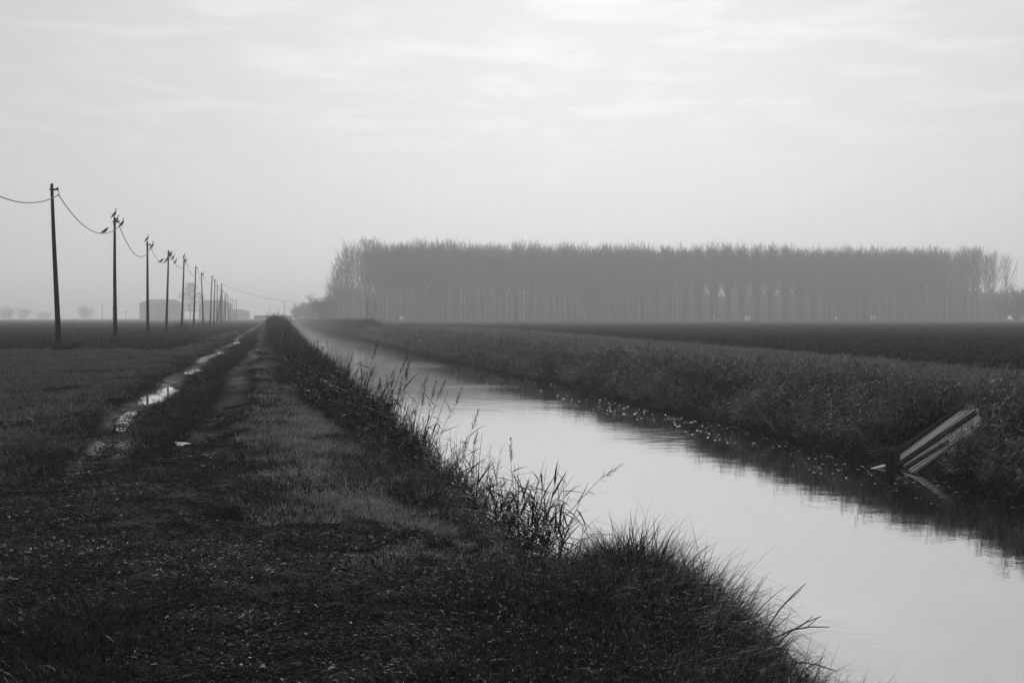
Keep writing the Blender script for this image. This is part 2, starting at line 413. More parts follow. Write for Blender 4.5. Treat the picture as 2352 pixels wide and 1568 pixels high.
for k, nm in enumerate(REG):
    q = Q[reg == k]
    if not len(q): continue
    u, inv = np.unique(q, return_inverse=True); inv = inv.reshape(q.shape)
    me = np_mesh(nm, V[u], quads=inv, mat=ground_m)
    me.polygons.foreach_set('use_smooth', [True] * len(me.polygons))
    for an in ('bare', 'plough', 'wet', 'gravel'):
        at_ = me.attributes.new(an, 'FLOAT', 'POINT'); at_.data.foreach_set('value', M[an].ravel()[u].astype(np.float32))
    me.normals_split_custom_set_from_vertices(VN[u].astype(np.float32))
    tag(link(nm, me), kind='structure')
def hz1(x, y): return float(height(np.array([float(x)]), np.array([float(y)]))[0])

# canal water
wy = np.concatenate([np.array([-60, -30, 0]), np.geomspace(5, 1600, 90)])
a = np.stack([Lw(wy) - 0.6, wy, np.full_like(wy, WZ)], 1); b = np.stack([Rw(wy) + 0.6, wy, np.full_like(wy, WZ)], 1)
v = np.empty((len(wy) * 2, 3)); v[0::2] = a; v[1::2] = b
q = np.array([(2 * i, 2 * i + 1, 2 * i + 3, 2 * i + 2) for i in range(len(wy) - 1)])
tag(link('canal_water', np_mesh('canal_water', v, quads=q, mat=water_m)), kind='structure')
# puddles in the ruts
for x, y, hl, hw, f in PUD:
    n = 40; an = np.linspace(0, 2 * np.pi, n, endpoint=False)
    rr_ = 1 + 0.35 * (fbm(np.cos(an) * 2 + x, np.sin(an) * 2 + y, 77, 3) - 0.5) * 2
    py = y + np.sin(an) * hl * rr_; px = f(py) + np.cos(an) * hw * 1.15 * rr_
    zz = -0.082
    mb = MB(); mb.v = [(px[i], py[i], zz) for i in range(n)]; mb.f = [tuple(range(n))]
    tag(mb.build('puddle', puddle_m), kind='structure')

# ------------------------------------------------------------------ grass and reed scatter (uncountable growth)
def blade_mesh(name, n, hmin, hmax, radius, wid, lean, curl, mat, seed, seg=3, comb=(0, 0)):
    g = np.random.default_rng(seed)
    th = g.uniform(0, 2 * np.pi, n); r = radius * np.sqrt(g.uniform(0, 1, n))
    bx, by = r * np.cos(th), r * np.sin(th)
    H = g.uniform(hmin, hmax, n); dirn = th + g.normal(0, 0.9, n)
    ln = np.abs(g.normal(lean, lean * 0.5, n)); cu = np.abs(g.normal(curl, curl * 0.6, n)); W = wid * g.uniform(0.6, 1.3, n)
    dx, dy = np.cos(dirn) + comb[0], np.sin(dirn) + comb[1]; nrm = np.sqrt(dx * dx + dy * dy) + 1e-6
    dx, dy = dx / nrm, dy / nrm
    tw = g.uniform(0, np.pi, n); sx, sy = np.cos(tw), np.sin(tw)
    vs = []
    for k in range(seg + 1):
        t = k / seg
        ang = ln + cu * t
        hor = H * t * np.sin(np.clip(ang, 0, 2.2)); ver = H * t * np.cos(np.clip(ang, 0, 2.2))
        cx_, cy_, cz_ = bx + dx * hor, by + dy * hor, ver
        ww = W * (1 - t) ** 0.7 * 0.5
        if k < seg:
            vs.append(np.stack([cx_ - sx * ww, cy_ - sy * ww, cz_], 1)); vs.append(np.stack([cx_ + sx * ww, cy_ + sy * ww, cz_], 1))
        else: vs.append(np.stack([cx_, cy_, cz_], 1))
    v = np.stack(vs, 1); m = v.shape[1]; base = np.arange(n)[:, None] * m
    q = np.concatenate([base + np.array([2 * k, 2 * k + 1, 2 * k + 3, 2 * k + 2]) for k in range(seg - 1)])
    t3 = base + np.array([2 * (seg - 1), 2 * (seg - 1) + 1, 2 * seg])
    return np_mesh(name, v.reshape(-1, 3), quads=q, tris=t3, mat=mat)

def leaf_verts(L, W, bend, n=5):          # a lance leaf along +X, drooping
    v = []; px = pz = 0.0
    for k in range(n + 1):
        t = k / n; ang = -bend * t
        if k: px += L / n * math.cos(ang); pz += L / n * math.sin(ang)
        ww = W * (min(1, t * 5 + 0.35)) * (1 - t) ** 0.65 * 0.5
        v += [(px, -ww, pz + ww * 0.5), (px, ww, pz + ww * 0.5)]
    f = [(2 * k, 2 * k + 1, 2 * k + 3, 2 * k + 2) for k in range(n)]
    return v, f
def plume(mb, base, d, L, seed, droop=0.5):
    g = random.Random(seed); d = Vector(d).normalized()
    for k in range(16):
        t = k / 16; p = Vector(base) + d * L * t
        for j in range(2):
            s = Vector((g.uniform(-1, 1), g.uniform(-1, 1), g.uniform(-0.1, 0.4))).normalized()
            ll = L * 0.42 * (1 - t * 0.7) * g.uniform(0.6, 1.1)
            e = p + (d * 0.9 + s * 0.55 + Vector((0, 0, -droop * 0.3))).normalized() * ll
            wv = d.cross(s).normalized() * 0.0035
            mb.add([p - wv, p + wv, (p + e) / 2 + wv * 1.3, e, (p + e) / 2 - wv * 1.3], [(0, 1, 2, 3, 4)])
def reed_mass_mesh(name, nst, h0, h1, rad, seed, mat, lean=0.22, leafL=0.34, leafW=0.022, plumes=0.15, comb=(0, 0)):
    g = random.Random(seed); mb = MB()
    for i in range(nst):
        an = g.uniform(0, 6.28); r = rad * math.sqrt(g.random()); H = g.uniform(h0, h1)
        d = Vector((math.cos(an) * lean * g.random() * 1.6 + comb[0], math.sin(an) * lean * g.random() * 1.6 + comb[1], 1)).normalized()
        b = Vector((r * math.cos(an), r * math.sin(an), -0.05))
        bow = Vector((g.uniform(-.1, .1), g.uniform(-.1, .1), 0))
        P = [b + d * H * t + bow * t * t for t in (0, .35, .7, 1)]
        mb.tube(P, [.0055, .005, .004, .002], 3, False)
        nl = g.randint(5, 8); a0 = g.uniform(0, 6.28)
        for k in range(nl):
            t = 0.22 + 0.76 * k / nl; p = b + d * H * t + bow * t * t
            v, f = leaf_verts(leafL * g.uniform(.6, 1.25), leafW * g.uniform(.6, 1.2), g.choice([.15, .5, 1.0, 1.6]), 3)
            m = Matrix.Translation(p) @ Euler((g.uniform(-.6, .6), -g.uniform(.1, 1.15), a0 + k * 2.6 + g.uniform(-.6, .6))).to_matrix().to_4x4()
            mb.add([m @ Vector(q) for q in v], f)
        if g.random() < plumes: plume(mb, P[-1] - d * 0.05, d + Vector((.25, .1, 0)), 0.22, seed * 50 + i)
    return mb.mesh(name, mat)

SRC = {}
def source(kind, meshes):
    c = bpy.data.collections.new('source_' + kind)
    for i, me in enumerate(meshes):
        o = bpy.data.objects.new('%s_%02d' % (kind, i), me); c.objects.link(o)
    SRC[kind] = (c, len(meshes)); return c
def scatter(name, kind, pts, rot, scl, label, cat, idx=None, group=None):
    c, n = SRC[kind]
    pts = np.asarray(pts, np.float32); k = len(pts)
    me = bpy.data.meshes.new(name); me.vertices.add(k); me.vertices.foreach_set('co', pts.ravel())
    a = me.attributes.new('rot', 'FLOAT_VECTOR', 'POINT'); a.data.foreach_set('vector', np.asarray(rot, np.float32).ravel())
    a = me.attributes.new('scl', 'FLOAT_VECTOR', 'POINT'); a.data.foreach_set('vector', np.asarray(scl, np.float32).ravel())
    a = me.attributes.new('idx', 'INT', 'POINT'); a.data.foreach_set('value', (rng.integers(0, n, k) if idx is None else idx).astype(np.int32))
    o = link(name, me)
    g = bpy.data.node_groups.new(name + '_nodes', 'GeometryNodeTree')
    g.interface.new_socket('Geometry', in_out='INPUT', socket_type='NodeSocketGeometry')
    g.interface.new_socket('Geometry', in_out='OUTPUT', socket_type='NodeSocketGeometry')
    gi = g.nodes.new('NodeGroupInput'); go = g.nodes.new('NodeGroupOutput')
    ci = g.nodes.new('GeometryNodeCollectionInfo'); ci.inputs['Collection'].default_value = c
    ci.inputs['Separate Children'].default_value = True; ci.inputs['Reset Children'].default_value = True
    ip = g.nodes.new('GeometryNodeInstanceOnPoints'); ip.inputs['Pick Instance'].default_value = True
    def NA(nm, ty):
        x = g.nodes.new('GeometryNodeInputNamedAttribute'); x.data_type = ty; x.inputs['Name'].default_value = nm; return x.outputs['Attribute']
    er = g.nodes.new('FunctionNodeEulerToRotation'); g.links.new(NA('rot', 'FLOAT_VECTOR'), er.inputs[0])
    g.links.new(gi.outputs[0], ip.inputs['Points']); g.links.new(ci.outputs[0], ip.inputs['Instance'])
    g.links.new(er.outputs[0], ip.inputs['Rotation']); g.links.new(NA('scl', 'FLOAT_VECTOR'), ip.inputs['Scale'])
    g.links.new(NA('idx', 'INT'), ip.inputs['Instance Index']); g.links.new(ip.outputs[0], go.inputs[0])
    md = o.modifiers.new('scatter', 'NODES'); md.node_group = g
    tag(o, label, cat, group, 'stuff'); return o

source('shortgrass', [blade_mesh('sg%d' % i, 120, .02, .09, .28, .007, .35, .7, short_grass_m, 100 + i) for i in range(6)])
source('vergegrass', [blade_mesh('vg%d' % i, 120, .03, .12, .26, .008, .35, .7, verge_grass_m, 110 + i) for i in range(6)])
source('topgrass', [blade_mesh('tg%d' % i, 120, .03, .13, .3, .010, .35, .8, bank_top_m, 130 + i) for i in range(4)])
source('fieldgrass', [blade_mesh('fg%d' % i, 70, .02, .10, .28, .010, .5, .8, stubble_m, 120 + i) for i in range(6)])
source('bankgrass', [blade_mesh('bg%d' % i, 80, .10, .50, .14, .0075, .32, 1.0, tall_grass_m, 140 + i, 5) for i in range(6)] +
       [blade_mesh('bgd%d' % i, 14, .25, .6, .13, .006, .35, .8, dry_grass_m, 160 + i, 5) for i in range(2)])
source('farbank', [blade_mesh('fb%d' % i, 46, .25, .75, .22, .013, .35, 1.0, far_grass_m, 180 + i, 4) for i in range(5)] +
       [blade_mesh('fbd%d' % i, 16, .2, .6, .2, .011, .45, .9, dry_grass_m, 190 + i, 4) for i in range(2)])
source('reedmass', [reed_mass_mesh('rm%d' % i, 9, .75, 1.35, .22, 200 + i, reed_m, plumes=.06) for i in range(6)])
source('palereed', [reed_mass_mesh('pr%d' % i, 6, .5, 1.1, .25, 220 + i, reed_pale_m, .4, .36, .034, .12, (-.35, -.1)) for i in range(5)])
source('farreed', [reed_mass_mesh('fr%d' % i, 10, 1.1, 1.9, .5, 240 + i, reed_m, plumes=.1, leafW=.035) for i in range(4)])

def logY(n, a, b): return np.exp(rng.uniform(np.log(a), np.log(b), n))
def place(X, Y, s0, s1, tilt=.12, far=0.0):
    Z = np.maximum(height(X, Y), WZ - .25); k = len(X)
    s = rng.uniform(s0, s1, k) * (1 + far * np.clip(Y - 10, 0, 120) / 50)
    rot = np.stack([rng.normal(0, tilt, k), rng.normal(0, tilt, k), rng.uniform(0, 6.283, k)], 1)
    return np.stack([X, Y, Z - .01], 1), rot, np.stack([s, s, s * rng.uniform(.8, 1.2, k)], 1)

# verge and strip grass
def powY(n, a, b, k=1.7):                    # density per square metre falls as Y**-k
    u = rng.random(n); e_ = 2 - k
    return (a ** e_ + u * (b ** e_ - a ** e_)) ** (1 / e_)
n = 80000; Y = powY(n, 6.0, 190); X = rng.uniform(-.40, .30, n) * Y + rng.uniform(-1, 1, n)
m = masks(X, Y); keep = (m['dl'] > 1.5) & (rng.random(n) > m['bare'] * 1.05) & (m['plough'] < .5)
keep &= ((m['dR'] > .56) & (m['dL'] > .54)) | (rng.random(n) < .04) | (Y < 12.5)
verge = (X > m['rr'] + .85 + m['nn'] * .8 + rng.normal(0, .3, n)) & (rng.random(n) < sst(Y + m['nn'] * 5 - 2.0 * sst(X, -.9, .1), 8.2, 12.2) * (.55 + .45 * sst(m['dl'], 1.8, 2.4)))
field = (X < m['rl'] - .8 + m['nn'] + rng.normal(0, .3, n))
patch = fbm(X * .5, Y * .5, 91, 3)
keep &= rng.random(n) < np.where(field, .12 + 1.3 * sst(fbm(X * .9, Y * .45, 92, 4), .38, .62), .5 + .8 * patch)
k1 = keep & ~verge & ~field; k2 = keep & field; k3 = keep & verge
p, r, s = place(X[k1], Y[k1], .7, 1.3, far=.3)
scatter('track_grass', 'shortgrass', p, r, s, 'dark short grass on the strip between and beside the wheel ruts', 'grass')
p, r, s = place(X[k2], Y[k2], .7, 1.5, far=.3)
scatter('meadow_grass', 'fieldgrass', p, r, s, 'low patchy grass of the meadow between track and poles', 'grass')
p, r, s = place(X[k3], Y[k3], .45, 1.3, far=.25); s *= (.65 + .35 * sst(Y[k3], 10, 15))[:, None]
scatter('verge_grass', 'vergegrass', p, r, s, 'pale mown grass verge between the track and the reed belt', 'grass')
# right bank top grass
n = 22000; Y = powY(n, 22, 220); d = rng.uniform(2.1, 16, n); X = Rw(Y) + d; m = masks(X, Y)
k = (m['plough'] < .4); p, r, s = place(X[k], Y[k], 1.2, 2.0, far=.2)
scatter('bank_top_grass', 'topgrass', p, r, s, 'mown grass on top of the far canal bank', 'grass')
# near left bank: tall grass mound
n = 5600; Y = logY(n, 5.5, 22); d = rng.uniform(-.05, 1.9, n); X = Lw(Y) - d
k = rng.random(n) < np.where(Y > 17, .45, 1.0) * (1.05 - .55 * sst(d, 1.0, 1.9))
p, r, s = place(X[k], Y[k], .5, 1.1, .25); s *= (.6 + .9 * fbm(X[k] * 1.3, Y[k] * 1.3, 131, 3))[:, None]; s *= (1 + .22 * np.exp(-((X[k] - 1.1) / .8) ** 2 - ((Y[k] - 10.6) / 1.4) ** 2))[:, None]; s *= (1 - .5 * sst(d[k], .8, 1.9))[:, None]
s *= (1 - .65 * np.exp(-((X[k] - .2) / .6) ** 2 - ((Y[k] - 12.0) / 1.6) ** 2))[:, None]
scatter('bank_grass', 'bankgrass', p, r, s, 'tall dark tussock grass hanging over the near canal bank', 'grass')
# left reed belt
n = 5500; Y = logY(n, 19, 170); d = rng.uniform(-.7, 1, n); d = np.where(d > 0, d * (1.75 + .8 * sst(Y, 22, 42)), d); X = Lw(Y) - d
k = rng.random(n) < np.where(Y < 22, .4, 1.0) * (.22 + .78 * sst(d, -.1, .8))
p, r, s = place(X[k], Y[k], .46, 1.0, .18); s *= (.8 + .5 * sst(Y[k], 40, 120))[:, None]; s *= (.7 + .6 * fbm(X[k] * .7, Y[k] * .35, 111, 3))[:, None]; s *= (.55 + .45 * sst(Y[k] - d[k], 17, 23))[:, None]; s *= (1 + .25 * rng.random(len(s)) * (d[k] < .9) * (Y[k] < 70))[:, None]; s *= (1 - .35 * sst(d[k], 1.2, 2.7))[:, None]
scatter('reed_bed', 'reedmass', p, r, s, 'dense dark reed bed along the near canal bank', 'reeds')
n = 7500; Y = logY(n, 13.5, 150); d = rng.random(n) * (1.75 + .8 * sst(Y, 22, 42)); k = rng.random(n) < sst(Y + d * -1.2, 12.5, 24) ; Y, d = Y[k], d[k]; X = Lw(Y) - d
p, r, s = place(X, Y, .5, 1.05, .2, .2); s *= (.55 + .45 * sst(Y, 15, 24))[:, None]
scatter('reed_undergrowth', 'bankgrass', p, r, s, 'tangled dark grass under the near bank reeds', 'grass')
n = 1500; Y = logY(n, 150, 900); d = rng.uniform(.2, 3.2, n); X = Lw(Y) - d
p, r, s = place(X, Y, .8, 1.2, .1)
scatter('far_reed_bed', 'farreed', p, r, s, 'hazy reed line running along the canal into the distance', 'reeds')
# right bank growth
n = 12000; Y = logY(n, 20, 260); d = rng.uniform(.0, 3.3, n); X = Rw(Y) + d; k = ~sluice_zone(X, Y); X, Y, d = X[k], Y[k], d[k]
p, r, s = place(X, Y, .42, .88, .3, .10); s *= (.3 + 1.35 * fbm(X * .6, Y * .35, 113, 3))[:, None]; s *= (1 - .75 * sst(d, 1.5, 2.9))[:, None]
scatter('far_bank_grass', 'farbank', p, r, s, 'tall dark grass covering the slope of the far bank', 'grass')
n = 7500; Y = logY(n, 24, 240); d = rng.uniform(.1, 2.6, n); X = Rw(Y) + d
k = ~sluice_zone(X, Y) & (rng.random(n) < (.12 + sst(fbm(X * .35, Y * .18, 95, 3), .40, .58)))
p, r, s = place(X[k], Y[k], .38, .82, .3, .10)
scatter('far_bank_reeds', 'palereed', p, r, s, 'pale withered reeds leaning over the far bank slope', 'reeds')
n = 2500; Y = logY(n, 230, 900); d = rng.uniform(-.1, 4.5, n); X = Rw(Y) + d
p, r, s = place(X, Y, .6, 1.0, .1)
scatter('distant_bank_reeds', 'farreed', p, r, s, 'hazy reeds on the far bank below the bare plantation', 'reeds')

def clod_patch(seed):
    g = random.Random(seed); mb = MB()
    for k in range(46):
        r_ = 1.3 * math.sqrt(g.random()); an = g.uniform(0, 6.28); q_ = .04 + .12 * g.random() ** 2; a0_ = g.uniform(0, 6.28)
        c_ = Vector((r_ * math.cos(an), r_ * math.sin(an), -.02))
        v_ = [c_ + Vector((math.cos(a0_ + j_ * 1.047) * q_ * g.uniform(.7, 1.4), math.sin(a0_ + j_ * 1.047) * q_ * g.uniform(.7, 1.4), 0)) for j_ in range(6)]
        v_ += [c_ + (p_ - c_) * .55 + Vector((0, 0, q_ * g.uniform(.45, .95))) for p_ in v_]
        mb.add(v_, [(j_, (j_ + 1) % 6, 6 + (j_ + 1) % 6, 6 + j_) for j_ in range(6)] + [(6, 7, 8, 9, 10, 11)])
    return mb.mesh('fc%d' % seed, field_clod_m)
source('fieldclod', [clod_patch(740 + i) for i in range(5)])
n = 11000; Y = powY(n, 34, 330, 1.4); X = rng.uniform(-.40, .42, n) * Y; m = masks(X, Y)
k = (m['plough'] > .6) & (rng.random(n) < .35 + .9 * fbm(X * .12, Y * .12, 141, 3)); Y, X = Y[k], X[k]; L_ = X < Lw(Y)
for side, nm, lab in ((L_, 'field_clods_left', 'rough dark clods of the ploughed field behind the poles'), (~L_, 'field_clods_right', 'rough dark clods of the ploughed field before the plantation')):
    p, r, s = place(X[side], Y[side], .7, 1.3, .03)
    scatter(nm.rsplit('_', 1)[0], 'fieldclod', p, r, s, lab, 'soil')
# litter of straw and pebbles on the turning place
def litter_patch(seed, nst, npb, rad):
    g = random.Random(seed); mb = MB()
    for k in range(nst):
        r_ = rad * math.sqrt(g.random()); an = g.uniform(0, 6.28); L_ = g.uniform(.012, .05); a_ = g.uniform(0, 3.14); w_ = g.uniform(.0015, .0045)
        c_ = Vector((r_ * math.cos(an), r_ * math.sin(an), g.uniform(.0, .012))); d_ = Vector((math.cos(a_), math.sin(a_), g.uniform(-.25, .35))) * L_ * .5; n_ = Vector((-math.sin(a_), math.cos(a_), 0)) * w_
        up_ = Vector((0, 0, g.uniform(.002, .008)))
        mb.add([c_ - d_ - n_, c_ + d_ - n_, c_ + d_ + n_, c_ - d_ + n_, c_ - d_ * .8 + up_, c_ + d_ * .8 + up_], [(0, 1, 5, 4), (1, 2, 5), (2, 3, 4, 5), (3, 0, 4)])
    for k in range(npb):
        r_ = rad * math.sqrt(g.random()); an = g.uniform(0, 6.28); q_ = .003 + .011 * g.random() ** 3
        c_ = Vector((r_ * math.cos(an), r_ * math.sin(an), 0)); a0_ = g.uniform(0, 6.28)
        v_ = [c_ + Vector((math.cos(a0_ + j_ * 1.257) * q_ * g.uniform(.7, 1.4), math.sin(a0_ + j_ * 1.257) * q_ * g.uniform(.7, 1.4), -.004)) for j_ in range(5)]
        v_ += [c_ + (p_ - c_) * .6 + Vector((0, 0, q_ * g.uniform(.5, .9))) for p_ in v_]
        mb.add(v_, [(j_, (j_ + 1) % 5, 5 + (j_ + 1) % 5, 5 + j_) for j_ in range(5)] + [(5, 6, 7, 8, 9)])
    return mb
source('clod', [litter_patch(700 + i, 10, 150, .3).mesh('cl%d' % i, clod_m) for i in range(5)])
source('litter', [litter_patch(720 + i, 45, 14, .3).mesh('lt%d' % i, litter_m) for i in range(5)])
n = 9000; Y = powY(n, 5.5, 26, 1.6); X = rng.uniform(-.42, .14, n) * Y; m = masks(X, Y)
k = (m['bare'] > .5) & (m['dl'] > 1.7) & (rng.random(n) < .25 + 1.3 * fbm(X * .6, Y * .6, 127, 3))
p, r, s = place(X[k], Y[k], .6, 1.15, .05, .1)
scatter('soil_crumbs', 'clod', p, r, s, 'dark crumbs of trodden soil and stones on the turning place', 'soil')
n = 9000; Y = powY(n, 5.5, 24, 1.6); X = rng.uniform(-.42, .16, n) * Y; m = masks(X, Y)
k = (m['bare'] > .4) & (m['dl'] > 1.7) & (rng.random(n) < .06 + .5 * sst(fbm(X * .8, Y * .6, 97, 4), .46, .68))
p, r, s = place(X[k], Y[k], .6, 1.15, .05, .1)
scatter('straw_litter', 'litter', p, r, s, 'straw bits and pale chips strewn over the muddy turning place', 'litter')
# floating leaves near the far bank
v, f = [], []
fl = []
for i in range(3):
    mb = MB(); n_ = 7
    mb.v = [(math.cos(6.283 * k / n_) * .06, math.sin(6.283 * k / n_) * (.022 + .01 * i), .004 * math.cos(12.5 * k / n_)) for k in range(n_)]
    mb.f = [tuple(range(n_))]; fl.append(mb.mesh('fl%d' % i, float_m))
source('floatleaf', fl)
n = 1500; Y = logY(n, 24, 190); d = rng.random(n) ** 1.25 * (2.0 + 2.6 * sst(Y, 35, 90)); X = Rw(Y) - .1 - d
k = rng.random(n) < .12 + .88 * sst(fbm(X * .5, Y * .12, 99, 3), .42, .62)
pts = np.stack([X[k], Y[k], np.full(k.sum(), WZ + .008)], 1); kk = len(pts)
s = .22 + .75 * rng.random(kk) ** 3
scatter('floating_leaves', 'floatleaf', pts, np.stack([np.zeros(kk), np.zeros(kk), rng.uniform(0, 6.28, kk)], 1), np.stack([s, s, s], 1),
        'pale fallen leaves floating on the dark water by the far bank', 'leaves')

# ------------------------------------------------------------------ utility poles and cables
POLES = [  # base px, top px, top py, distance, taper base, name words
    (-171, -176, 300, 48.0), (135, 119, 423, 72.0), (265, 263, 500, 95.0), (340, 338, 555, 127.0), (382, 387, 575.5, 153.0), (417, 423, 592, 178.0),
    (444, 450, 611, 208.0), (467, 462.7, 625.7, 240.0), (482.6, 487, 633, 262.0), (491, 493.6, 640.6, 286.0), (498.4, 499, 653.5, 325.0),
    (510, 510.6, 664.8, 381.0), (513.6, 517.4, 670.4, 415.0), (517, 519.5, 672.5, 432.0), (526, 522, 676, 457.0),
    (529, 528.6, 683.8, 545.0), (533, 533.5, 686, 575.0), (539, 539, 687.5, 600.0), (543.5, 543.5, 688, 615.0)]
ORD = ['zeroth', 'nearest', 'second', 'third', 'fourth', 'fifth', 'sixth', 'seventh', 'eighth', 'ninth', 'tenth', 'eleventh', 'twelfth', 'thirteenth', 'fourteenth', 'fifteenth', 'sixteenth', 'seventeenth', 'eighteenth']
tops = []; clamps = []
for i, (bpx, tpx, tpy, D) in enumerate(POLES):
    X0 = (bpx - CX) / F * D; z0 = hz1(X0, D) - .05
    top = at(tpx, tpy, D); b = Vector((X0, D, z0)); ax = top - b; H = ax.length
    e = empty('utility_pole', b)
    lean = 'leaning left' if tpx - bpx < -2.5 else ('leaning right' if tpx - bpx > 2.5 else 'standing nearly upright')
    if i == 0: lab = 'dark wooden utility pole ahead of the nearest one, carrying the cable in from outside'
    else: lab = 'dark wooden utility pole %s, %s in the row counted from the camera' % (lean, ORD[i])
    tag(e, lab, 'utility pole', 'row of wooden poles beside the track')
    q = Vector((0, 0, 1)).rotation_difference(ax.normalized()); e.rotation_mode = 'QUATERNION'; e.rotation_quaternion = q
    rb, rt = .15, .075
    mb = MB(); ns = 9
    mb.tube([(math.sin(t * 5 + i) * .012, math.cos(t * 4 + i) * .012, H * t) for t in np.linspace(0, 1, ns)], [rb + (rt - rb) * t for t in np.linspace(0, 1, ns)], 12)
    sh_ = mb.build('shaft', wood_pole, e, True)
    br = MB(); br.box((.16, 0, H - .28), (.30, .09, .09)); br.box((.28, 0, H - .25), (.08, .12, .13)); br.box((-.11, 0, H - .26), (.10, .05, .05)); bk_ = br.build('bracket', iron, e)
    bd = MB(); bd.tube([(0, 0, H - .36), (0, 0, H - .20)], rt + .012, 12); bd.build('band', iron, sh_)
    hk = MB(); hk.tube([(.30, 0, H - .30), (.335, 0, H - .40), (.33, 0, H - .54)], .016, 5); hk.tube([(.33, -.16, H - .55), (.33, .16, H - .55)], [.02, .02], 6); hk.build('clamp', iron, bk_)
    if i < 10:
        cp = MB(); cp.tube([(0, 0, H - .005), (0, 0, H + .03)], [rt + .01, rt * .7], 12); cp.build('cap', iron, sh_)
    Mx = Matrix.Translation(b) @ q.to_matrix().to_4x4()
    tops.append(Mx @ Vector((0, 0, H + .03))); clamps.append(Mx @ Vector((.33, 0, H - .56)))
def span_pt(a, b, s, t): return a.lerp(b, t) - Vector((0, 0, 4 * s * t * (1 - t)))
SAG = [1.0, 1.1, 1.35, 1.05, .95, 1.2, 1.3, 1.2, 1.1, 1.2, 1.2, .9, .5, .6, 1.2, .7, .6, .4]
for i in range(len(clamps) - 1):
    a, b, s = clamps[i], clamps[i + 1], SAG[i]
    L = (b - a).length; mb = MB()
    if i < 5:
        n_ = int(L * 9); 
        for k in range(3):
            pts = []
            for j in range(n_ + 1):
                t = j / n_; p = span_pt(a, b, s, t); an = t * L / .42 * 6.283 + k * 2.094
                dv = (b - a).normalized(); sd_ = dv.cross(Vector((0, 0, 1))).normalized(); uu = sd_.cross(dv)
                pts.append(p + (sd_ * math.cos(an) + uu * math.sin(an)) * .017)
            mb.tube(pts, .014, 4)
    else:
        mb.tube([span_pt(a, b, s, j / 24) for j in range(25)], .022, 5)
    if i == 0: lab = 'twisted cable entering from the frame edge to the nearest pole'
    else: lab = 'sagging twisted cable between the %s and the %s pole of the row' % (ORD[i], ORD[i + 1])
    tag(mb.build('power_cable', cable_m), lab, 'cable', 'cables along the pole row')

# crossing line: taller pole and the line along the plantation's foot
cross = [(506, 509, 650, 412.0, None), (844, 844, 684, 440.0, None), (1185, 1184.6, 677, 464.7, None), (1476, 1476, 676, 489.5, None), (1743, 1743, 675.5, 514.2, None), (1988, 1988, 675, 538.9, None), (2216, 2216, 676, 563.7, None)]
cw = ['thick dark pole where the single wire leaves across the canal', 'slim pole beside the crooked bare tree before the plantation', 'slim pole before the plantation, second from the crooked bare tree', 'slim pole before the plantation, third from the crooked bare tree',
      'slim pole before the gaps between the poplar rows', 'slim dark pole before the dense part of the plantation, one from last', 'slim dark pole before the loose poplars at the plantation end']
cwt = []
for (bp, tp, ty, D, _), lab in zip(cross, cw):
    X0 = (bp - CX) / F * D; z0 = hz1(X0, D) - .1; top = at(tp, ty, D); b = Vector((X0, D, z0)); e = empty('utility_pole', b)
    tag(e, lab, 'utility pole', 'poles of the line crossing the canal')
    loc = top - b; r0 = .24 if bp == 506 else .17
    mb = MB(); mb.tube([(0, 0, 0), loc * .5, loc], [r0, r0 * .8, r0 * .6], 10); mb.build('shaft', wood_pole, e, True)
    br = MB(); br.box(loc + Vector((.25, 0, -.5)), (.5, .1, .1)); br.build('bracket', iron, e)
    if bp == 506:
        s_ = MB(); s_.tube([(-1.0, .6, 0), loc * .82], [.2, .13], 8); s_.build('brace', wood_pole, e)
    cwt.append(top + Vector((.45, 0, -.5)))
for i in range(len(cwt) - 1):
    mb = MB(); mb.tube([span_pt(cwt[i], cwt[i + 1], 3.2 if i == 0 else 1.2, j / 20) for j in range(21)], .035 if i == 0 else .02, 4)
    tag(mb.build('overhead_wire', cable_m), ['thin wire sloping from the thick pole across the canal', 'faint wire before the left part of the plantation', 'faint wire between the second and third pole before the plantation', 'faint wire between the third pole and the row gaps',
         'faint wire before the row gaps of the plantation', 'faint wire before the loose poplars at the plantation end'][i], 'wire', 'wires of the crossing line')

# ------------------------------------------------------------------ cormorants and small birds
def cormorant(name, tilt=.0, neck=0.0):
    mb = MB()      # faces +X, feet at origin
    S = [(-.36, -.13, .012), (-.28, -.03, .035), (-.19, .08, .065), (-.09, .19, .098), (0.0, .30, .108), (.07, .40, .088), (.10, .48, .055), (.095 + neck * .02, .555, .036),
         (.075 + neck * .04, .62, .030), (.08 + neck * .05, .675, .030), (.115 + neck * .05, .715, .037), (.155 + neck * .05, .722, .030), (.20 + neck * .05, .722, .014), (.26 + neck * .05, .730, .008), (.275 + neck * .05, .718, .005)]
    mb.tube([(x, 0, z) for x, z, r in S], [r for x, z, r in S], 10, True, .85)
    for sy in (-.05, .05):
        mb.tube([(-.02, sy, .20), (.02, sy, .08), (.0, sy, .0)], [.03, .016, .012], 6)
        mb.tube([(-.03, sy, .004), (.07, sy, .004)], [.012, .02], 6, True, .4)
    return mb.mesh(name, feather, True)
CM = [cormorant('cormorant_a'), cormorant('cormorant_b', 0, 1.0), cormorant('cormorant_c', 0, -.8)]
def small_bird_mesh():
    mb = MB(); S = [(-.20, -.02, .008), (-.12, .02, .02), (-.05, .06, .05), (.02, .10, .062), (.07, .15, .045), (.10, .19, .038), (.135, .20, .022), (.17, .195, .006)]
    mb.tube([(x, 0, z) for x, z, r in S], [r for x, z, r in S], 9, True, .9)
    for sy in (-.02, .02): mb.tube([(.0, sy, .06), (.0, sy, 0)], [.008, .006], 5)
    return mb.mesh('small_bird', feather_small, True)
SB = small_bird_mesh()
def span_at(i, t): return span_pt(clamps[i], clamps[i + 1], SAG[i], t) + Vector((0, 0, .02))
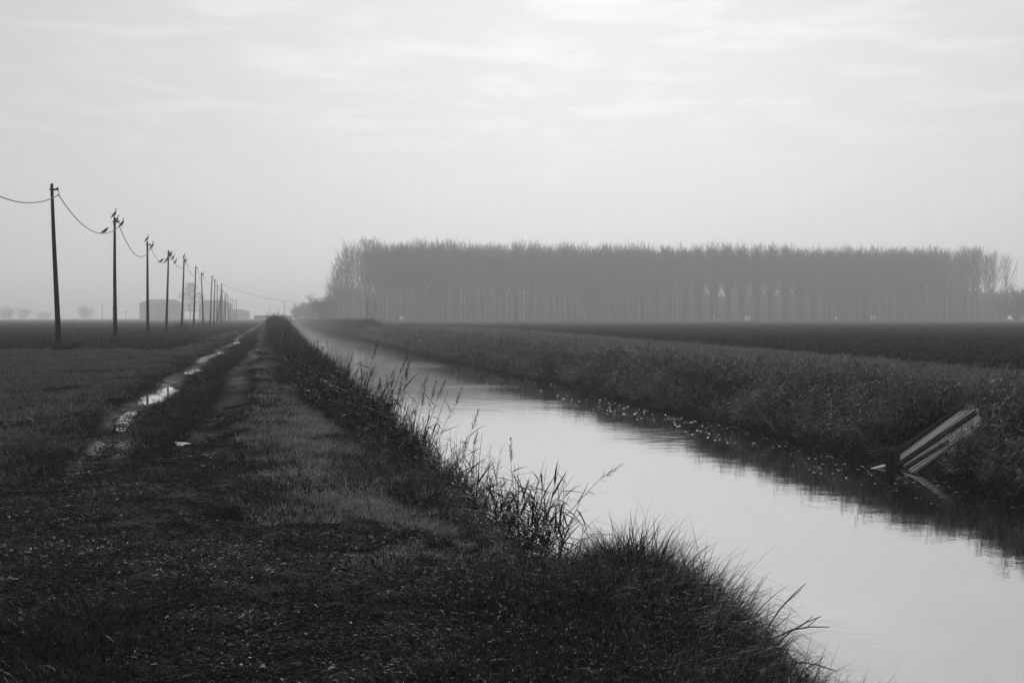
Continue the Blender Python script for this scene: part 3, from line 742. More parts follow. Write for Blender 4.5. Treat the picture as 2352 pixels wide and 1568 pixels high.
BIRDS = [
    (tops[2] + Vector((0, 0, 0)), 0, .1, .86, 'cormorant upright on top of the second pole, neck raised'),
    (clamps[2] + Vector((-.16, -.1, .20)), 1, .5, .8, 'cormorant crouched against the bracket of the second pole'),
    (clamps[2] + Vector((.10, .25, -.02)), 0, .2, .86, 'cormorant on the cable just beyond the second pole'),
    (tops[3], 0, .15, .9, 'cormorant upright on top of the third pole'),
    (clamps[3] + Vector((.05, .3, -.02)), 2, .3, .95, 'cormorant on the cable beside the third pole'),
    (span_at(3, .74), 0, .2, .95, 'cormorant on the lowest cable stretch before the fourth pole'),
    (tops[4] + Vector((.1, 0, -.65)), 2, .9, .9, 'cormorant huddled on the bracket of the fourth pole'),
    (span_at(3, .965), 1, .2, .9, 'cormorant on the cable touching the fourth pole from the near side'),
    (span_at(4, .10), 1, .15, .92, 'upper of two cormorants on the cable after the fourth pole'),
    (span_at(4, .24), 0, .2, .92, 'lower of two cormorants on the cable after the fourth pole'),
    (tops[5], 1, .1, .88, 'cormorant standing on top of the fifth pole'),
    (clamps[5] + Vector((-.15, 0, -.05)), 2, .5, .95, 'cormorant clinging beside the fifth pole below its top'),
    (clamps[7] + Vector((-.05, 0, .05)), 0, .3, 1.0, 'small distant cormorant at the bracket of the seventh pole')]
for p, mi, rz, s, lab in BIRDS:
    s *= .9; o = link('cormorant', CM[mi], loc=p, rot=(0, 0, rz), scale=(s, s, s)); tag(o, lab, 'cormorant', 'cormorants on the pole row')
for p, rz, s, lab in ((span_at(1, .70), .2, 1.5, 'small dark bird on the sagging cable before the second pole'), (span_at(3, .45), .1, 1.7, 'small hunched bird on the cable between third and fourth pole')):
    o = link('small_bird', SB, loc=p, rot=(0, 0, rz), scale=(s, s, s)); tag(o, lab, 'bird', 'small birds on the cables')

# ------------------------------------------------------------------ farm buildings, bridge
def barn(px0, px1, ridge_py, eave_py, hip0, hip1, D, depth, lab):
    x0, x1 = (px0 - CX) / F * D, (px1 - CX) / F * D; zr = at(0, ridge_py, D).z; ze = at(0, eave_py, D).z
    e = empty('farm_barn', ((x0 + x1) / 2, D, hz1((x0 + x1) / 2, D))); hw = (x1 - x0) / 2; bz = e.location.z
    ze -= bz; zr -= bz
    mb = MB(); mb.box((0, depth / 2, ze / 2 - .3), (2 * hw - .8, depth - .8, ze + .6)); mb.build('wall', plaster, e)
    a0, a1 = -hw + (hip0 - px0) / F * D, hw - (px1 - hip1) / F * D
    rf = MB(); z2 = ze - .25
    rf.add([(-hw, 0, z2), (hw, 0, z2), (hw, depth, z2), (-hw, depth, z2), (-hw, 0, ze), (hw, 0, ze), (hw, depth, ze), (-hw, depth, ze), (a0, depth / 2, zr), (a1, depth / 2, zr)],
           [(0, 3, 2, 1), (0, 1, 5, 4), (1, 2, 6, 5), (2, 3, 7, 6), (3, 0, 4, 7), (4, 5, 9, 8), (5, 6, 9), (6, 7, 8, 9), (7, 4, 8)])
    rf.build('roof', rooftile, e)
    d = MB(); d.box((0, .35, ze * .33), (4.5, .16, ze * .66)); d.build('door', doorwood, e)
    for k in (-.6, .6):
        wn = MB(); wn.box((hw * k, .36, ze * .62), (1.6, .12, 1.4)); wn.build('window', doorwood, e)
    tag(e, lab, 'barn', 'farm buildings in the haze'); return e
barn(319, 413, 687, 696.5, 334, 397, 1250, 20, 'wide hazy barn with hipped roof left of the tall tree')
barn(455, 526, 689, 700, 468, 513, 1260, 18, 'hazy farmhouse with level ridge right of the tall tree')
barn(505, 567, 710, 716, 515, 555, 1330, 16, 'low hazy barn at the far end of the pole row')
# canal bridge
D = 900.0
bx0, bx1 = at(585, 0, D).x, at(670, 0, D).x
e = empty('canal_bridge', ((bx0 + bx1) / 2, D, 0)); hw = (bx1 - bx0) / 2
mb = MB(); mb.box((0, 0, 1.9), (2 * hw, 5, .7)); mb.build('deck', concrete, e)
for s_ in (-1, 1):
    mb = MB(); mb.box((0, 2.3 * s_, 2.75), (2 * hw, .25, 1.0)); mb.build('parapet', concrete, e)
    mb = MB(); mb.box((s_ * hw * .78, 0, .2), (hw * .44, 4.6, 2.7)); mb.build('abutment', concrete, e)
mb = MB(); mb.box((0, 0, 3.35), (hw * .5, 4.4, .2)); mb.build('crown_slab', concrete, e)
tag(e, 'low hazy bridge crossing the canal in the distance', 'bridge')
for px_, y0, lab in ((620.5, 705, 'thin hazy post standing at the bridge, nearer the farm'), (638.6, 705, 'thin hazy post standing at the middle of the bridge'), (653.6, 692, 'tall thin hazy post at the bridge beside the bushes')):
    t_ = at(px_, y0, D + 6); e = empty('bridge_post', (t_.x, t_.y, 0)); mb = MB(); mb.tube([(0, 0, 0), (0, 0, t_.z)], [.2, .14], 8); mb.build('shaft', iron, e)
    mb = MB(); mb.box((0, 0, t_.z - .1), (.7, .2, .2)); mb.build('head', iron, e); tag(e, lab, 'post', 'posts at the bridge')

# ------------------------------------------------------------------ trees
def sticks(segs, mat, name):              # segs: (points, radii, sides)
    mb = MB()
    for p, r, n_ in segs: mb.tube(p, r, n_, False)
    return mb.mesh(name, mat)
def bez(p, d0, d1, L, n_=4):
    out_ = [Vector(p)]; d0 = Vector(d0).normalized(); d1 = Vector(d1).normalized()
    for k in range(n_): out_.append(out_[-1] + d0.lerp(d1, (k + .5) / n_).normalized() * (L / n_))
    return out_
def poplar_meshes(seed, H=30.0, clear=.38, crown_r=3.6, nb=62):
    g = random.Random(seed); tr = []; cr = []
    wob = [(g.uniform(-.25, .25), g.uniform(-.25, .25)) for _ in range(7)]; wob[0] = (0, 0)
    P = [Vector((wob[k][0], wob[k][1], H * .97 * k / 6)) for k in range(7)]
    tr.append((P, [.26, .23, .20, .16, .12, .07, .02], 7))
    def trunk_at(t):
        f_ = t * 6; k = min(5, int(f_)); return P[k].lerp(P[k + 1], f_ - k)
    for i in range(nb):
        u = (i + g.random()) / nb; t = clear + (1 - clear) * .95 * u ** .8
        b = trunk_at(t); an = i * 2.4 + g.uniform(-.5, .5)
        L = min((H * 1.05 - b.z) * g.uniform(.6, 1.05), crown_r * g.uniform(1.9, 3.0))
        o_ = Vector((math.cos(an), math.sin(an), 0)); sp = g.uniform(.55, 1.1)
        pts = bez(b, o_ * sp + Vector((0, 0, .8)), o_ * g.uniform(.02, .25) + Vector((0, 0, 1)), L, 5)
        q0 = .08 * (1.15 - .6 * u); cr.append((pts, [q0, q0 * .85, q0 * .7, .038, .03, .012], 4))
        for j in range(6):
            s_ = g.uniform(.15, 1.0) * 4.999; k = int(s_); q_ = pts[k].lerp(pts[k + 1], s_ - k)
            dd = Vector((g.uniform(-1, 1), g.uniform(-1, 1), g.uniform(1.0, 3.0)))
            l2 = g.uniform(.8, 2.6) * (.6 + .4 * L / 8); e_ = bez(q_, dd, Vector((dd.x * .25, dd.y * .25, 2)), l2, 2)
            cr.append((e_, [.024, .018, .006], 3))
            q2 = e_[0].lerp(e_[1], g.random()); dd = Vector((g.uniform(-1, 1), g.uniform(-1, 1), g.uniform(.9, 2.4))).normalized()
            cr.append(([q2, q2 + dd * l2 * g.uniform(.35, .75)], [.018, .006], 3))
    return sticks(tr, bark, 'poplar_trunk'), sticks(cr, twig_m, 'poplar_crown')
POP = [poplar_meshes(400 + i, 30.0, .27 + .035 * (i % 5), 4.0 + .2 * (i % 4), 58) for i in range(7)]
def ordinal(n_):
    ones = ['', 'first', 'second', 'third', 'fourth', 'fifth', 'sixth', 'seventh', 'eighth', 'ninth', 'tenth', 'eleventh', 'twelfth', 'thirteenth', 'fourteenth', 'fifteenth', 'sixteenth', 'seventeenth', 'eighteenth', 'nineteenth']
    if n_ < 20: return ones[n_]
    if n_ % 10 == 0: return {20: 'twentieth', 30: 'thirtieth', 40: 'fortieth'}[n_]
    return {2: 'twenty', 3: 'thirty', 4: 'forty'}[n_ // 10] + '-' + ones[n_ % 10]
A0 = Vector((-69.5, 600, 0)); Adir = Vector((303, 72, 0)); ncol = 43; av = Adir / (ncol - 1)
bv = Vector((.1667, 1, 0)).normalized() * 7.2
g = random.Random(5); cnt = 0
back_pts = []; back_s = []
for j in range(13):
    for i in range(ncol):
        p = A0 + av * i + bv * j
        p.x += g.uniform(-.9, .9); p.y += g.uniform(-.9, .9)
        px_ = CX + F * p.x / p.y
        if px_ > 2338 or i > ncol - .5 - .55 * j: continue
        s = g.uniform(.92, 1.04) * 1.115
        if i > ncol - 3: s *= .96
        if i == 0: s *= .96
        if j < 7 and cnt < 285:
            e = empty('poplar_tree', (p.x, p.y, hz1(p.x, p.y)), g.uniform(0, 6.28)); e.scale = (s, s, s)
            t_, c_ = POP[g.randrange(7)]
            link('trunk', t_, e); link('crown', c_, e)
            grp_ = 'poplars of the front row' if j == 0 else 'poplars behind the front row'
            if j == 0 and i == 0: lab = 'bare poplar at the canal-side corner of the plantation front'
            elif j == 0 and i == ncol - 1: lab = 'loose bare poplar standing last at the far end of the plantation'
            elif j == 0: lab = 'bare front-row poplar, %s counted from the canal corner of the plantation' % ordinal(i + 1)
            else: lab = 'bare poplar standing behind the front row of the misty plantation'
            tag(e, lab, 'tree', 'poplars of the front row' if j == 0 else 'poplars behind the front row'); cnt += 1
        else: back_pts.append((p.x, p.y, 0)); back_s.append(s)
both = []
for t_, c_ in POP[:4]:
    vv = np.concatenate([np.array([v.co[:] for v in t_.vertices]), np.array([v.co[:] for v in c_.vertices])]); n0 = len(t_.vertices)
    qs = [list(p_.vertices) for p_ in t_.polygons] + [[k + n0 for k in p_.vertices] for p_ in c_.polygons]
    both.append(np_mesh('poplar_far', vv, quads=np.array(qs), mat=twig_m))
source('poplarfar', both)
bs = np.array(back_s)
scatter('poplar_wood', 'poplarfar', np.array(back_pts), np.stack([np.zeros(len(bs)), np.zeros(len(bs)), rng.uniform(0, 6.28, len(bs))], 1), np.stack([bs, bs, bs], 1),
        'deep rows of bare poplars filling the plantation behind its front', 'trees')
# shorter trees stepping down to the canal, canal-side edge
def shrub_meshes(seed, H, rad, nb=46, evergreen=False, spread=.9):
    g = random.Random(seed); tr = []; cr = []
    stems = 3
    for s_ in range(stems):
        an = g.uniform(0, 6.28); tr.append((bez((g.uniform(-.3, .3), g.uniform(-.3, .3), -.1), (math.cos(an) * .3, math.sin(an) * .3, 1), (math.cos(an) * .5, math.sin(an) * .5, 1), H * .6, 3), [.16, .12, .08, .04], 6))
    for i in range(nb):
        b = tr[i % stems][0][g.randrange(0, 3)]; an = g.uniform(0, 6.28); L = rad * g.uniform(.7, 1.25)
        d0 = Vector((math.cos(an), math.sin(an), g.uniform(.1, 1.6)))
        pts = bez(b, d0, d0 + Vector((0, 0, .9)), L * 1.15, 3); cr.append((pts, [.07, .055, .045, .02], 3))
        for j in range(8):
            q_ = pts[1].lerp(pts[3], g.random()); dd = Vector((g.uniform(-1, 1), g.uniform(-1, 1), g.uniform(-.1, 1.4))).normalized()
            e_ = q_ + dd * L * g.uniform(.2, .5); cr.append(([q_, (q_ + e_) / 2 + Vector((0, 0, .1)), e_], [.045, .035, .015], 3))
            for k in range(3):
                q2 = q_.lerp(e_, g.uniform(.3, 1)); dd = Vector((g.uniform(-1, 1), g.uniform(-1, 1), g.uniform(-.1, 1.2))).normalized()
                cr.append(([q2, q2 + dd * L * g.uniform(.12, .3)], [.04, .012], 3))
    return sticks(tr, bark, 'shrub_trunk'), sticks(cr, twig_m, 'shrub_crown')
for px_, ty, D, vi, lab in ((795, 583, 612, 0, 'bare poplar just left of the corner tree, slightly shorter'), (784, 598, 626, 1, 'second stepping-down bare poplar at the canal edge'), (776, 616, 640, 2, 'third stepping-down bare poplar at the canal edge'), (768, 640, 660, 3, 'low fourth poplar at the canal edge of the plantation'),
                            (760, 655, 680, 4, 'lower fifth poplar at the canal edge of the plantation')):
    X0 = (px_ - CX) / F * D; hh = at(0, ty, D).z; e = empty('poplar_tree', (X0, D, 0), px_); s = hh / 29.5; e.scale = (s * 1.25, s * 1.25, s)
    link('trunk', POP[vi][0], e); link('crown', POP[vi][1], e); tag(e, lab, 'tree', 'shorter poplars at the canal edge')
SH = [shrub_meshes(500 + i, 10, 4.2, 60) for i in range(4)]
def shrub(name, px_, ty, D, vi, wf, lab, grp, z0=0.0):
    X0 = (px_ - CX) / F * D; hh = at(0, ty, D).z - z0; e = empty(name, (X0, D, z0), px_ * .7); s = hh / 10.5; e.scale = (s * wf, s * wf, s)
    link('trunk', SH[vi][0], e); link('crown', SH[vi][1], e); tag(e, lab, 'tree', grp); return e
for k, (px_, ty, D, wf, lab) in enumerate(((752, 668, 640, 1.2, 'bare bushy tree at the canal foot of the plantation'), (742, 676, 660, 1.2, 'bare bush left of the plantation by the canal'), (731, 682, 760, 1.3, 'hazy round bush by the canal beside the bare bush'),
        (718, 686, 820, 1.3, 'pale round bush by the canal, middle of the hazy group'), (704, 688, 860, 1.3, 'pale round bush by the canal, next to the last'), (690, 693, 880, 1.2, 'pale low bush nearest the bridge'), (681, 706, 890, 1.0, 'smallest pale bush right at the bridge end'))):
    shrub('bush', px_, ty, D, k % 4, wf, lab, 'bushes along the canal')
# crooked bare tree before the plantation
gg = random.Random(77); D = 445.0; p0 = at(857, 737, D); tr = []; cr = []
tr.append((bez((0, 0, -.2), (-.15, 0, 1), (-.75, .1, 1), 5.2, 5), [.28, .25, .2, .15, .1, .05], 7)); tr.append((bez((-.1, 0, 1.2), (.1, .1, 1), (.35, 0, 1), 4.2, 4), [.17, .14, .1, .07, .03], 6))
for i in range(36):
    bs_ = tr[i % 2][0]; b = bs_[gg.randrange(2, len(bs_))]; an = gg.uniform(0, 6.28); dd = Vector((math.cos(an) - .25, math.sin(an), gg.uniform(.2, 1.6)))
    pts = bez(b, dd, dd + Vector((0, 0, .5)), gg.uniform(1.2, 2.6), 3); cr.append((pts, [.05, .04, .03, .012], 3))
    for j in range(6):
        q_ = pts[1].lerp(pts[3], gg.random()); d2 = Vector((gg.uniform(-1, 1), gg.uniform(-1, 1), gg.uniform(-.1, 1.2))); cr.append(([q_, q_ + d2.normalized() * gg.uniform(.4, 1.0)], [.03, .01], 3))
e = empty('bare_tree', (p0.x, D, hz1(p0.x, D))); link('trunk', sticks(tr, bark, 'bare_trunk'), e); link('crown', sticks(cr, twig_m, 'bare_crown'), e); e.scale = (1.15, 1.15, 1.15)
tag(e, 'small crooked bare tree on the far canal bank before the plantation', 'tree')
# low wood behind the plantation, right side
pts = []; sc_ = []
for i in range(420):
    D = g.uniform(800, 960); px_ = g.uniform(745, 2600); pts.append(((px_ - CX) / F * D, D, 0)); sc_.append(g.uniform(1.0, 1.45) * (1.5 if px_ > 1500 else 1.55))
sb = []
for t_, c_ in SH:
    vv = np.concatenate([np.array([v.co[:] for v in t_.vertices]), np.array([v.co[:] for v in c_.vertices])]); n0 = len(t_.vertices)
    sb.append(np_mesh('low_wood', vv, quads=np.array([list(p_.vertices) for p_ in t_.polygons] + [[k + n0 for k in p_.vertices] for p_ in c_.polygons]), mat=twig_m))
source('lowwood', sb); ss = np.array(sc_)
scatter('low_wood', 'lowwood', np.array(pts), np.stack([np.zeros(len(ss)), np.zeros(len(ss)), rng.uniform(0, 6.28, len(ss))], 1), np.stack([ss, ss, ss], 1), 'low hazy thicket seen between and beyond the poplar trunks', 'trees')
e = shrub('bare_tree', 2335, 648, 640, 1, .9, 'rounded bare tree beyond the plantation end', None)
e = shrub('bare_tree', 2300, 670, 700, 2, .8, 'low bare tree between the last poplar and the rounded tree', None)

# tall layered evergreen by the farm
def evergreen(name, H, rad, seed, loc, lab, wid=1.0):
    g = random.Random(seed); e = empty(name, loc); tr = MB()
    tr.tube([(0, 0, -.2), (.15, 0, H * .5), (-.1, 0, H * .97)], [.5, .34, .05], 8)
    cr = MB()
    for i in range(70):
        u = (i + g.random()) / 70; z = H * (.2 + .78 * u); an = i * 2.4 + g.uniform(-.4, .4)
        L = rad * (.62 + .5 * math.sin(min(u, .6) / .6 * 1.57) - .85 * max(0, u - .55) / .45) * g.uniform(.6, 1.15); o_ = Vector((math.cos(an), math.sin(an), g.uniform(.05, .45)))
        pts = bez((0, 0, z), o_, o_ + Vector((0, 0, .25)), L, 3); tr.tube(pts, [.11, .08, .05, .02], 4, False)
        for j in range(46):
            q_ = pts[0].lerp(pts[3], g.uniform(.25, 1.05)) + Vector((g.gauss(0, .75), g.gauss(0, .75), g.gauss(0, .35)))
            s_ = g.uniform(.25, .6); a_ = Vector((g.uniform(-1, 1), g.uniform(-1, 1), g.uniform(-.4, .4))).normalized(); b_ = a_.cross(Vector((g.uniform(-.4, .4), g.uniform(-.4, .4), 1))).normalized()
            s_ *= rad / 6.5; cr.add([q_ - a_ * s_, q_ - b_ * s_ * .5, q_ + a_ * s_, q_ + b_ * s_ * .5], [(0, 1, 2, 3)])
    tr.build('trunk', bark, e); cr.build('crown', evergreen_m, e); e.scale = (wid, wid, 1)
    tag(e, lab, 'tree'); return e
t_ = at(437, 650, 1200); evergreen('evergreen_tree', t_.z, 9.6, 61, (t_.x, 1200, 0), 'tall layered evergreen tree rising between the hazy barns')
t_ = at(463, 676, 1210); evergreen('evergreen_tree', t_.z, 4.6, 62, (t_.x, 1210, 0), 'low dense evergreen beside the tall one, before the farmhouse roof')
# faint things across the left field
for px_, ty, D, wf, lab in ((12, 700, 1900, 1.6, 'faint tree clump in the mist at the left frame edge'), (55, 702, 1900, 1.4, 'faint tree in the mist beyond the ploughed field, second from the frame edge'), (100, 712, 2100, 2.6, 'faint wide tree clump in the mist left of the nearest pole'), (193, 697, 1900, 1.5, 'faint round tree in the mist between the two nearest poles')):
    shrub('misty_tree', px_, ty, D, int(px_) % 4, wf, lab, 'trees faint in the mist')
for px_, ty, D, lab in ((21, 702, 900, 'faint thin pole in the mist at the left frame edge'), (26.5, 706, 930, 'faint thin pole close behind the one at the left frame edge'), (235, 698, 820, 'faint thin pole in the mist left of the second pole'), (259, 703, 860, 'faint thin pole in the mist hidden beside the second pole')):
    t_ = at(px_, ty, D); e = empty('distant_pole', (t_.x, D, 0)); mb = MB(); mb.tube([(0, 0, 0), (0, 0, t_.z)], [.17, .12], 8); mb.build('shaft', wood_pole, e); mb = MB(); mb.box((.2, 0, t_.z - .4), (.6, .1, .1)); mb.build('bracket', iron, e)
    tag(e, lab, 'utility pole', 'poles faint in the mist')
t_ = at(289, 717, 700); e = empty('field_marker', (t_.x, 700, 0)); mb = MB(); mb.tube([(0, 0, 0), (0, 0, t_.z)], .07, 6); mb.build('post', iron, e); mb = MB(); mb.tube([(0, -.04, t_.z), (0, .04, t_.z)], .55, 3); mb.build('plate', iron, e)
tag(e, 'tiny road sign on a post across the ploughed field', 'sign')

# ------------------------------------------------------------------ small plants by the poles, dry stalks
def tuftbush(px_, py_, D, rad, h_, seed, lab):
    X0 = (px_ - CX) / F * D; e = empty('pole_foot_shrub', (X0, D, hz1(X0, D)))
    link('foliage', blade_mesh('shrub_blades', 420, h_ * .4, h_ * 1.1, rad * .75, .02, .25, .5, tall_grass_m, seed, 4), e)
    mb = MB(); g = random.Random(seed)
    for k in range(14):
        an = g.uniform(0, 6.28); mb.tube([(0, 0, 0), (math.cos(an) * rad * .6, math.sin(an) * rad * .6, h_ * .6), (math.cos(an) * rad * 1.1, math.sin(an) * rad * 1.1, h_ * g.uniform(.6, 1.1))], [.012, .008, .004], 4)
    mb.build('stems', twig_m, e); tag(e, lab, 'shrub', 'weeds at the feet of the poles')
tuftbush(146, 805, 71.6, .8, .8, 1, 'tangled weeds round the foot of the nearest pole')
tuftbush(266, 788, 94.5, .4, .55, 2, 'small weeds at the foot of the second pole')
tuftbush(339, 772, 126, .4, .6, 3, 'small weeds at the foot of the third pole')
tuftbush(417, 757, 177, 1.0, 1.5, 4, 'round shrub at the foot of the fifth pole')
tuftbush(466, 747, 239, 1.2, 1.4, 5, 'round shrub at the foot of the seventh pole')
for px0, py0, px1, py1, D, lab in ((202, 849 - 48, 186, 793 - 50, 73.5, 'bent dry stalk right of the nearest pole, closest to it'), (233, 802, 217, 757, 75, 'dry stalk in the field, second right of the nearest pole'), (242, 798, 245, 760, 78, 'thin straight dry stalk before the second pole'), (312, 797, 311, 760, 80, 'thin dry stalk right of the second pole'),
                                   (171, 798, 170, 735, 90, 'tall thin dry stalk just right of the nearest pole'), (190, 806, 201, 790, 70, 'short dry stalk leaning right at the nearest pole')):
    a = at(px0, py0, D); b = at(px1, py1, D); a.z = hz1(a.x, D); e = empty('dry_stalk', a); d = b - a; mb = MB()
    mb.tube([(0, 0, 0), d * .55 + Vector((.04, 0, 0)), d], [.016, .012, .006], 4); mb.build('stem', twig_m, e)
    mb = MB(); mb.tube([d * .6, d * .6 + Vector((.12, 0, .14))], [.009, .004], 3); mb.tube([d * .8, d * .8 + Vector((-.1, 0, .12))], [.008, .004], 3); mb.build('side_twig', twig_m, e)
    tag(e, lab, 'plant', 'dry stalks in the field')
# stakes and dead stalks on the far bank
for px0, py0, px1, py1, D, lab in ((1553, 818, 1553, 800, 58, 'short dark stake upright in the far bank grass'), (1221, 768, 1208, 745, 100, 'dead leaning stalk on the far bank crest'), (1487, 812, 1486, 794, 62, 'dark weed stalk left of the short stake on the far bank')):
    a = at(px0, py0, D); b = at(px1, py1, D); a.z = hz1(a.x, D) - .05; mb = MB(); e = empty('bank_stake', a); d = b - a; d.z = max(d.z, .4)
    mb.tube([(0, 0, 0), d], [.03, .02], 6); mb.build('shaft', twig_m, e); tag(e, lab, 'stake', 'stakes on the far bank')

# ------------------------------------------------------------------ prominent reeds on the near bank
LEAF = []
for i in range(6):
    mb = MB(); v, f = leaf_verts(.30 + .06 * (i % 3), .021 + .004 * (i % 2), (.08, .3, .8, 1.4, .15, .5)[i], 5); mb.add(v, f); LEAF.append(mb.mesh('reed_leaf', reed_m))  # lance leaves
PL = []
for i in range(3):
    mb = MB(); plume(mb, (0, 0, 0), (0.15 * i, 0, 1), .30 + .04 * i, 900 + i, .4 + .8 * i); PL.append(mb.mesh('reed_plume', plume_m))
def reed(x, y, z, dx, dy, H, seed, lab, pl=None, nleaf=None, grp='slender reeds in the cove of the near bank', top=0.0):
    g = random.Random(seed); e = empty('reed', (x, y, z)); d = Vector((dx, dy, 1)).normalized()
    bow = Vector((g.uniform(-.12, .12), g.uniform(-.08, .08), 0))
    pos = lambda t: d * H * t + bow * t * t
    mb = MB(); mb.tube([pos(t) for t in (0, .25, .5, .75, 1)], [.006, .0055, .005, .004, .002], 5); st_ = mb.build('stem', reed_m, e)
    nl = nleaf or g.randint(6, 9); a0 = g.uniform(0, 6.28)
    for k in range(nl):
        t = .22 + .74 * k / nl
        o = link('leaf', LEAF[g.randrange(6)], e, loc=pos(t), rot=(g.uniform(-.6, .6), -g.uniform(-.45, 1.1), a0 + k * 2.75 + g.uniform(-.7, .7))); s = g.uniform(.75, 1.35); o.scale = (s, s, s)
    if pl is not None:
        o = link('plume', PL[pl], st_, loc=pos(.97)); o.rotation_euler = (0, math.atan2(dx, 1), 0)
    tag(e, lab, 'reed', grp)
def reed_px(px0, D, px1, py1, seed, lab, pl=None, nleaf=None, grp='slender reeds in the cove of the near bank'):
    x = (px0 - CX) / F * D; z = max(hz1(x, D), WZ) - .03; t_ = at(px1, py1, D); dz = t_.z - z
    reed(x, D, z, (t_.x - x) / dz, random.Random(seed).uniform(-.1, .1), (t_ - Vector((x, D, z))).length, seed, lab, pl, nleaf, grp)
reed_px(1185, 18.6, 1188, 1050, 1, 'tallest upright reed of the cove with a feathery plume', 0, 8)
reed_px(1200, 18.4, 1365, 1098, 2, 'reed leaning far right over the water with a drooping tip', 2, 6)
reed_px(1130, 18.8, 1152, 1085, 3, 'reed left of the tallest one, leaves folded downward', None, 8)
reed_px(1090, 19.4, 1106, 1050, 4, 'slim reed with a folded tip, far left of the tallest one', None, 6)
reed_px(1040, 20.0, 1054, 1062, 5, 'leafy reed with a ragged plume at the left of the cove', 1, 9)
g = random.Random(33)
for i in range(150):
    D = g.uniform(15.6, 19.8); c_ = g.gauss(1175, 70); px0 = min(1330, max(1040, c_)); H = g.random()
    py1 = 1255 - 205 * H ** .9 + abs(px0 - 1180) * .45
    reed_px(px0, D, px0 + g.gauss(8, 48), py1, 100 + i, 'dark slender reed in the tangled clump of the water cove', None, g.randint(8, 11))
for i in range(70):
    Y_ = float(np.exp(g.uniform(math.log(20), math.log(48)))); x = float(Lw(np.array([Y_]))[0]) - g.uniform(-.15, 1.1); z = max(hz1(x, Y_), WZ) - .03
    reed(x, Y_, z, g.uniform(-.15, .5), g.uniform(-.15, .15), g.uniform(.9, 1.6), 300 + i, 'taller reed sticking out of the reed belt over the water', g.choice([0, 1, 2, None, None]), g.randint(7, 10), 'tall reeds rising from the near reed belt')
# bent twigs at the near bank tip
for k, (px0, py0, px1, py1, D, lab) in enumerate(((1820, 1445, 1905, 1439, 9.9, 'dark horizontal twig poking over the water'), (1815, 1450, 1885, 1415, 9.9, 'dark twig forking upward above the horizontal one'), (1840, 1520, 1920, 1540, 9.6, 'thin bent stem with drooping tip at the lower bank edge'), (1790, 1400, 1850, 1340, 10.2, 'dark stem rising obliquely from the bank tip'))):
    a = at(px0, py0, D); b = at(px1, py1, D); e = empty('bank_twig', a); d = b - a; mb = MB()
    mb.tube([d * -.6 + Vector((0, .05, -.08)), (0, 0, 0), d * .5 + Vector((0, 0, .01)), d], [.006, .006, .0045, .003], 5); mb.build('stem', twig_m, e)
    mb = MB(); mb.tube([d * .35, d * .35 + Vector((d.length * .35, 0, d.length * .3))], [.004, .002], 4); mb.build('side_twig', twig_m, e); tag(e, lab, 'twig', 'twigs at the near bank tip')

# ------------------------------------------------------------------ collapsed timber sluice on the far bank
def quad_planks(parent, TL, TR, BR, BL, n_, th, mat, gap=.2):
    nrm = (TR - TL).cross(BL - TL).normalized()
    if nrm.dot(Vector((0, -1, .5))) < 0: nrm = -nrm
    g = random.Random(int(TL.x * 100))
    for k in range(n_):
        a0, a1 = (k + gap * .5) / n_, (k + 1 - gap * .5) / n_; off = nrm * g.uniform(-.012, .012); e0 = g.uniform(-.02, .0); e1 = g.uniform(0, .02)
        L = (BL - TL)
        p = [TL.lerp(TR, a0) + L * e0, TL.lerp(TR, a1) + L * e0, BL.lerp(BR, a1) + L * e1, BL.lerp(BR, a0) + L * e1]
        mb = MB(); v = [q_ + off for q_ in p] + [q_ + off - nrm * th for q_ in p]
        mb.add(v, [(0, 1, 2, 3), (7, 6, 5, 4), (0, 4, 5, 1), (1, 5, 6, 2), (2, 6, 7, 3), (3, 7, 4, 0)]); mb.build('plank', mat, parent)
    return nrm
base = at(2065, 1070, 30.6)
e = empty('timber_sluice', base)
def S(px_, py_, D): return at(px_, py_, D) - base
quad_planks(e, S(2219, 921, 31.6), S(2250, 941, 30.6), S(2080, 1066, 30.3), S(2056, 1047, 31.3), 6, .05, board_pale)
quad_planks(e, S(2243, 951, 30.2), S(2262, 968, 29.5), S(2098, 1082, 29.5), S(2074, 1068, 30.2), 5, .05, board_pale)
mb = MB(); mb.tube([S(2216, 926, 31.4), S(2048, 1048, 31.2)], [.05, .06], 4); mb.build('beam', board_dark, e)
mb = MB(); mb.tube([S(2243, 946, 30.15), S(2062, 1068, 30.1)], [.055, .06], 4); mb.build('beam', board_dark, e)
mb = MB(); mb.tube([S(2180, 1012, 29.5), S(2078, 1076, 29.5)], [.04, .05], 4); mb.build('beam', board_dark, e)
for px_, y0, y1, D, r_ in ((2024, 1030, 1082, 31.0, .045), (2044, 1034, 1084, 30.4, .05), (2052, 1036, 1085, 30.4, .05), (2061, 1036, 1086, 30.3, .06), (2031, 1028, 1080, 31.2, .035)):
    mb = MB(); mb.tube([S(px_, y0, D), S(px_, y1 + 20, D)], [r_, r_], 4); mb.build('post', board_dark, e)
mb = MB(); mb.tube([S(2020, 1031, 31.0), S(2040, 1030, 31.0)], .04, 4); mb.build('cap_rail', board_dark, e)
mb = MB(); mb.tube([S(2040, 1035, 30.3), S(2066, 1035, 30.3)], .045, 4); mb.build('cap_rail', board_dark, e)
mb = MB(); mb.tube([S(2044, 1036, 31.0), S(2110, 1000, 31.6), S(2150, 976, 31.9)], .02, 5); mb.build('rod', iron, e)
mb = MB(); mb.tube([S(1955, 1076, 31.2), S(2030, 1062, 31.2)], .02, 5); mb.build('rod', iron, e)
tag(e, 'collapsed timber sluice of pale and dark planks sloping into the water', 'sluice')
a = at(1990, 1076, 30.2); mb = MB(); a.z = WZ
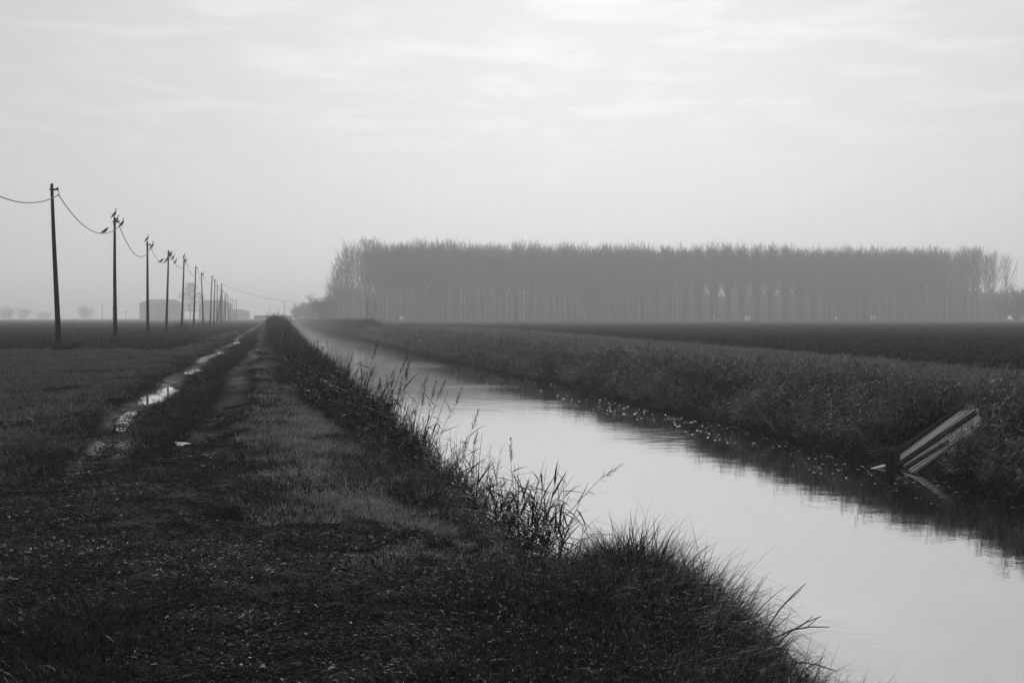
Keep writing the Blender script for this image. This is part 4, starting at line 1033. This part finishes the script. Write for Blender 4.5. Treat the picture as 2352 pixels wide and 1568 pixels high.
mb.add([(0, 0, -.02), (.42, .05, .06), (.46, .30, .07), (0.05, .1, -.02), (0, 0, -.05), (.42, .05, .03), (.46, .30, .04), (0.05, .1, -.05)], [(0, 1, 2, 3), (7, 6, 5, 4), (0, 4, 5, 1), (1, 5, 6, 2), (2, 6, 7, 3), (3, 7, 4, 0)])
tag(mb.build('floating_board', board_white, loc=a), 'small white board tip floating in front of the timber sluice', 'board')
mb = MB(); a = at(1545, 963, 45); a.z = WZ + .01; mb.tube([(-.28, 0, 0), (0, .05, .01), (.3, -.02, 0)], [.008, .012, .006], 5)
tag(mb.build('floating_stick', board_pale, loc=a), 'pale stick floating on dark water below the far bank', 'stick')
# white scraps on the track
for px_, py_, s, lab in ((421, 1030, 1.0, 'pale torn scrap of plastic lying in the dry rut'), (492, 1030, .3, 'tiny pale scrap right of the torn plastic'), (519, 1206, .0, None)):
    if not lab: continue
    D = CAM_Z * F / (py_ - HY); X0 = (px_ - CX) / F * D; mb = MB(); n_ = 9
    pts = [(math.cos(6.283 * k / n_) * .10 * s * (1 + .4 * math.sin(k * 3.7)), math.sin(6.283 * k / n_) * .16 * s * (1 + .3 * math.cos(k * 2.9)), .02 * s + .015 * math.sin(k * 5.1)) for k in range(n_)]
    mb.v = pts + [(0, 0, .035 * s)] + [(p_[0], p_[1], p_[2] - .006) for p_ in pts]; mb.f = [(k, (k + 1) % n_, n_) for k in range(n_)] + [(k, n_ + 1 + k, n_ + 1 + (k + 1) % n_, (k + 1) % n_) for k in range(n_)]
    tag(mb.build('plastic_scrap', board_white, loc=(X0, D, hz1(X0, D) + .01)), lab, 'litter')

# ------------------------------------------------------------------ haze
m, t, o = nodes_of('haze_air')
pv = t.nodes.new('ShaderNodeVolumePrincipled'); t.links.new(pv.outputs[0], o.inputs['Volume'])
pv.inputs['Color'].default_value = (.98, .98, .98, 1); pv.inputs['Density'].default_value = .00075; pv.inputs['Anisotropy'].default_value = .4
pv.inputs['Density Attribute'].default_value = ''
try: m.cycles.homogeneous_volume = True
except Exception: pass
mb = MB(); mb.box((0, 2040, 16.0), (8400, 4300, 40.0))
hzo = mb.build('haze', m); tag(hzo, 'pale winter mist filling the air over the plain', 'haze', kind='stuff')
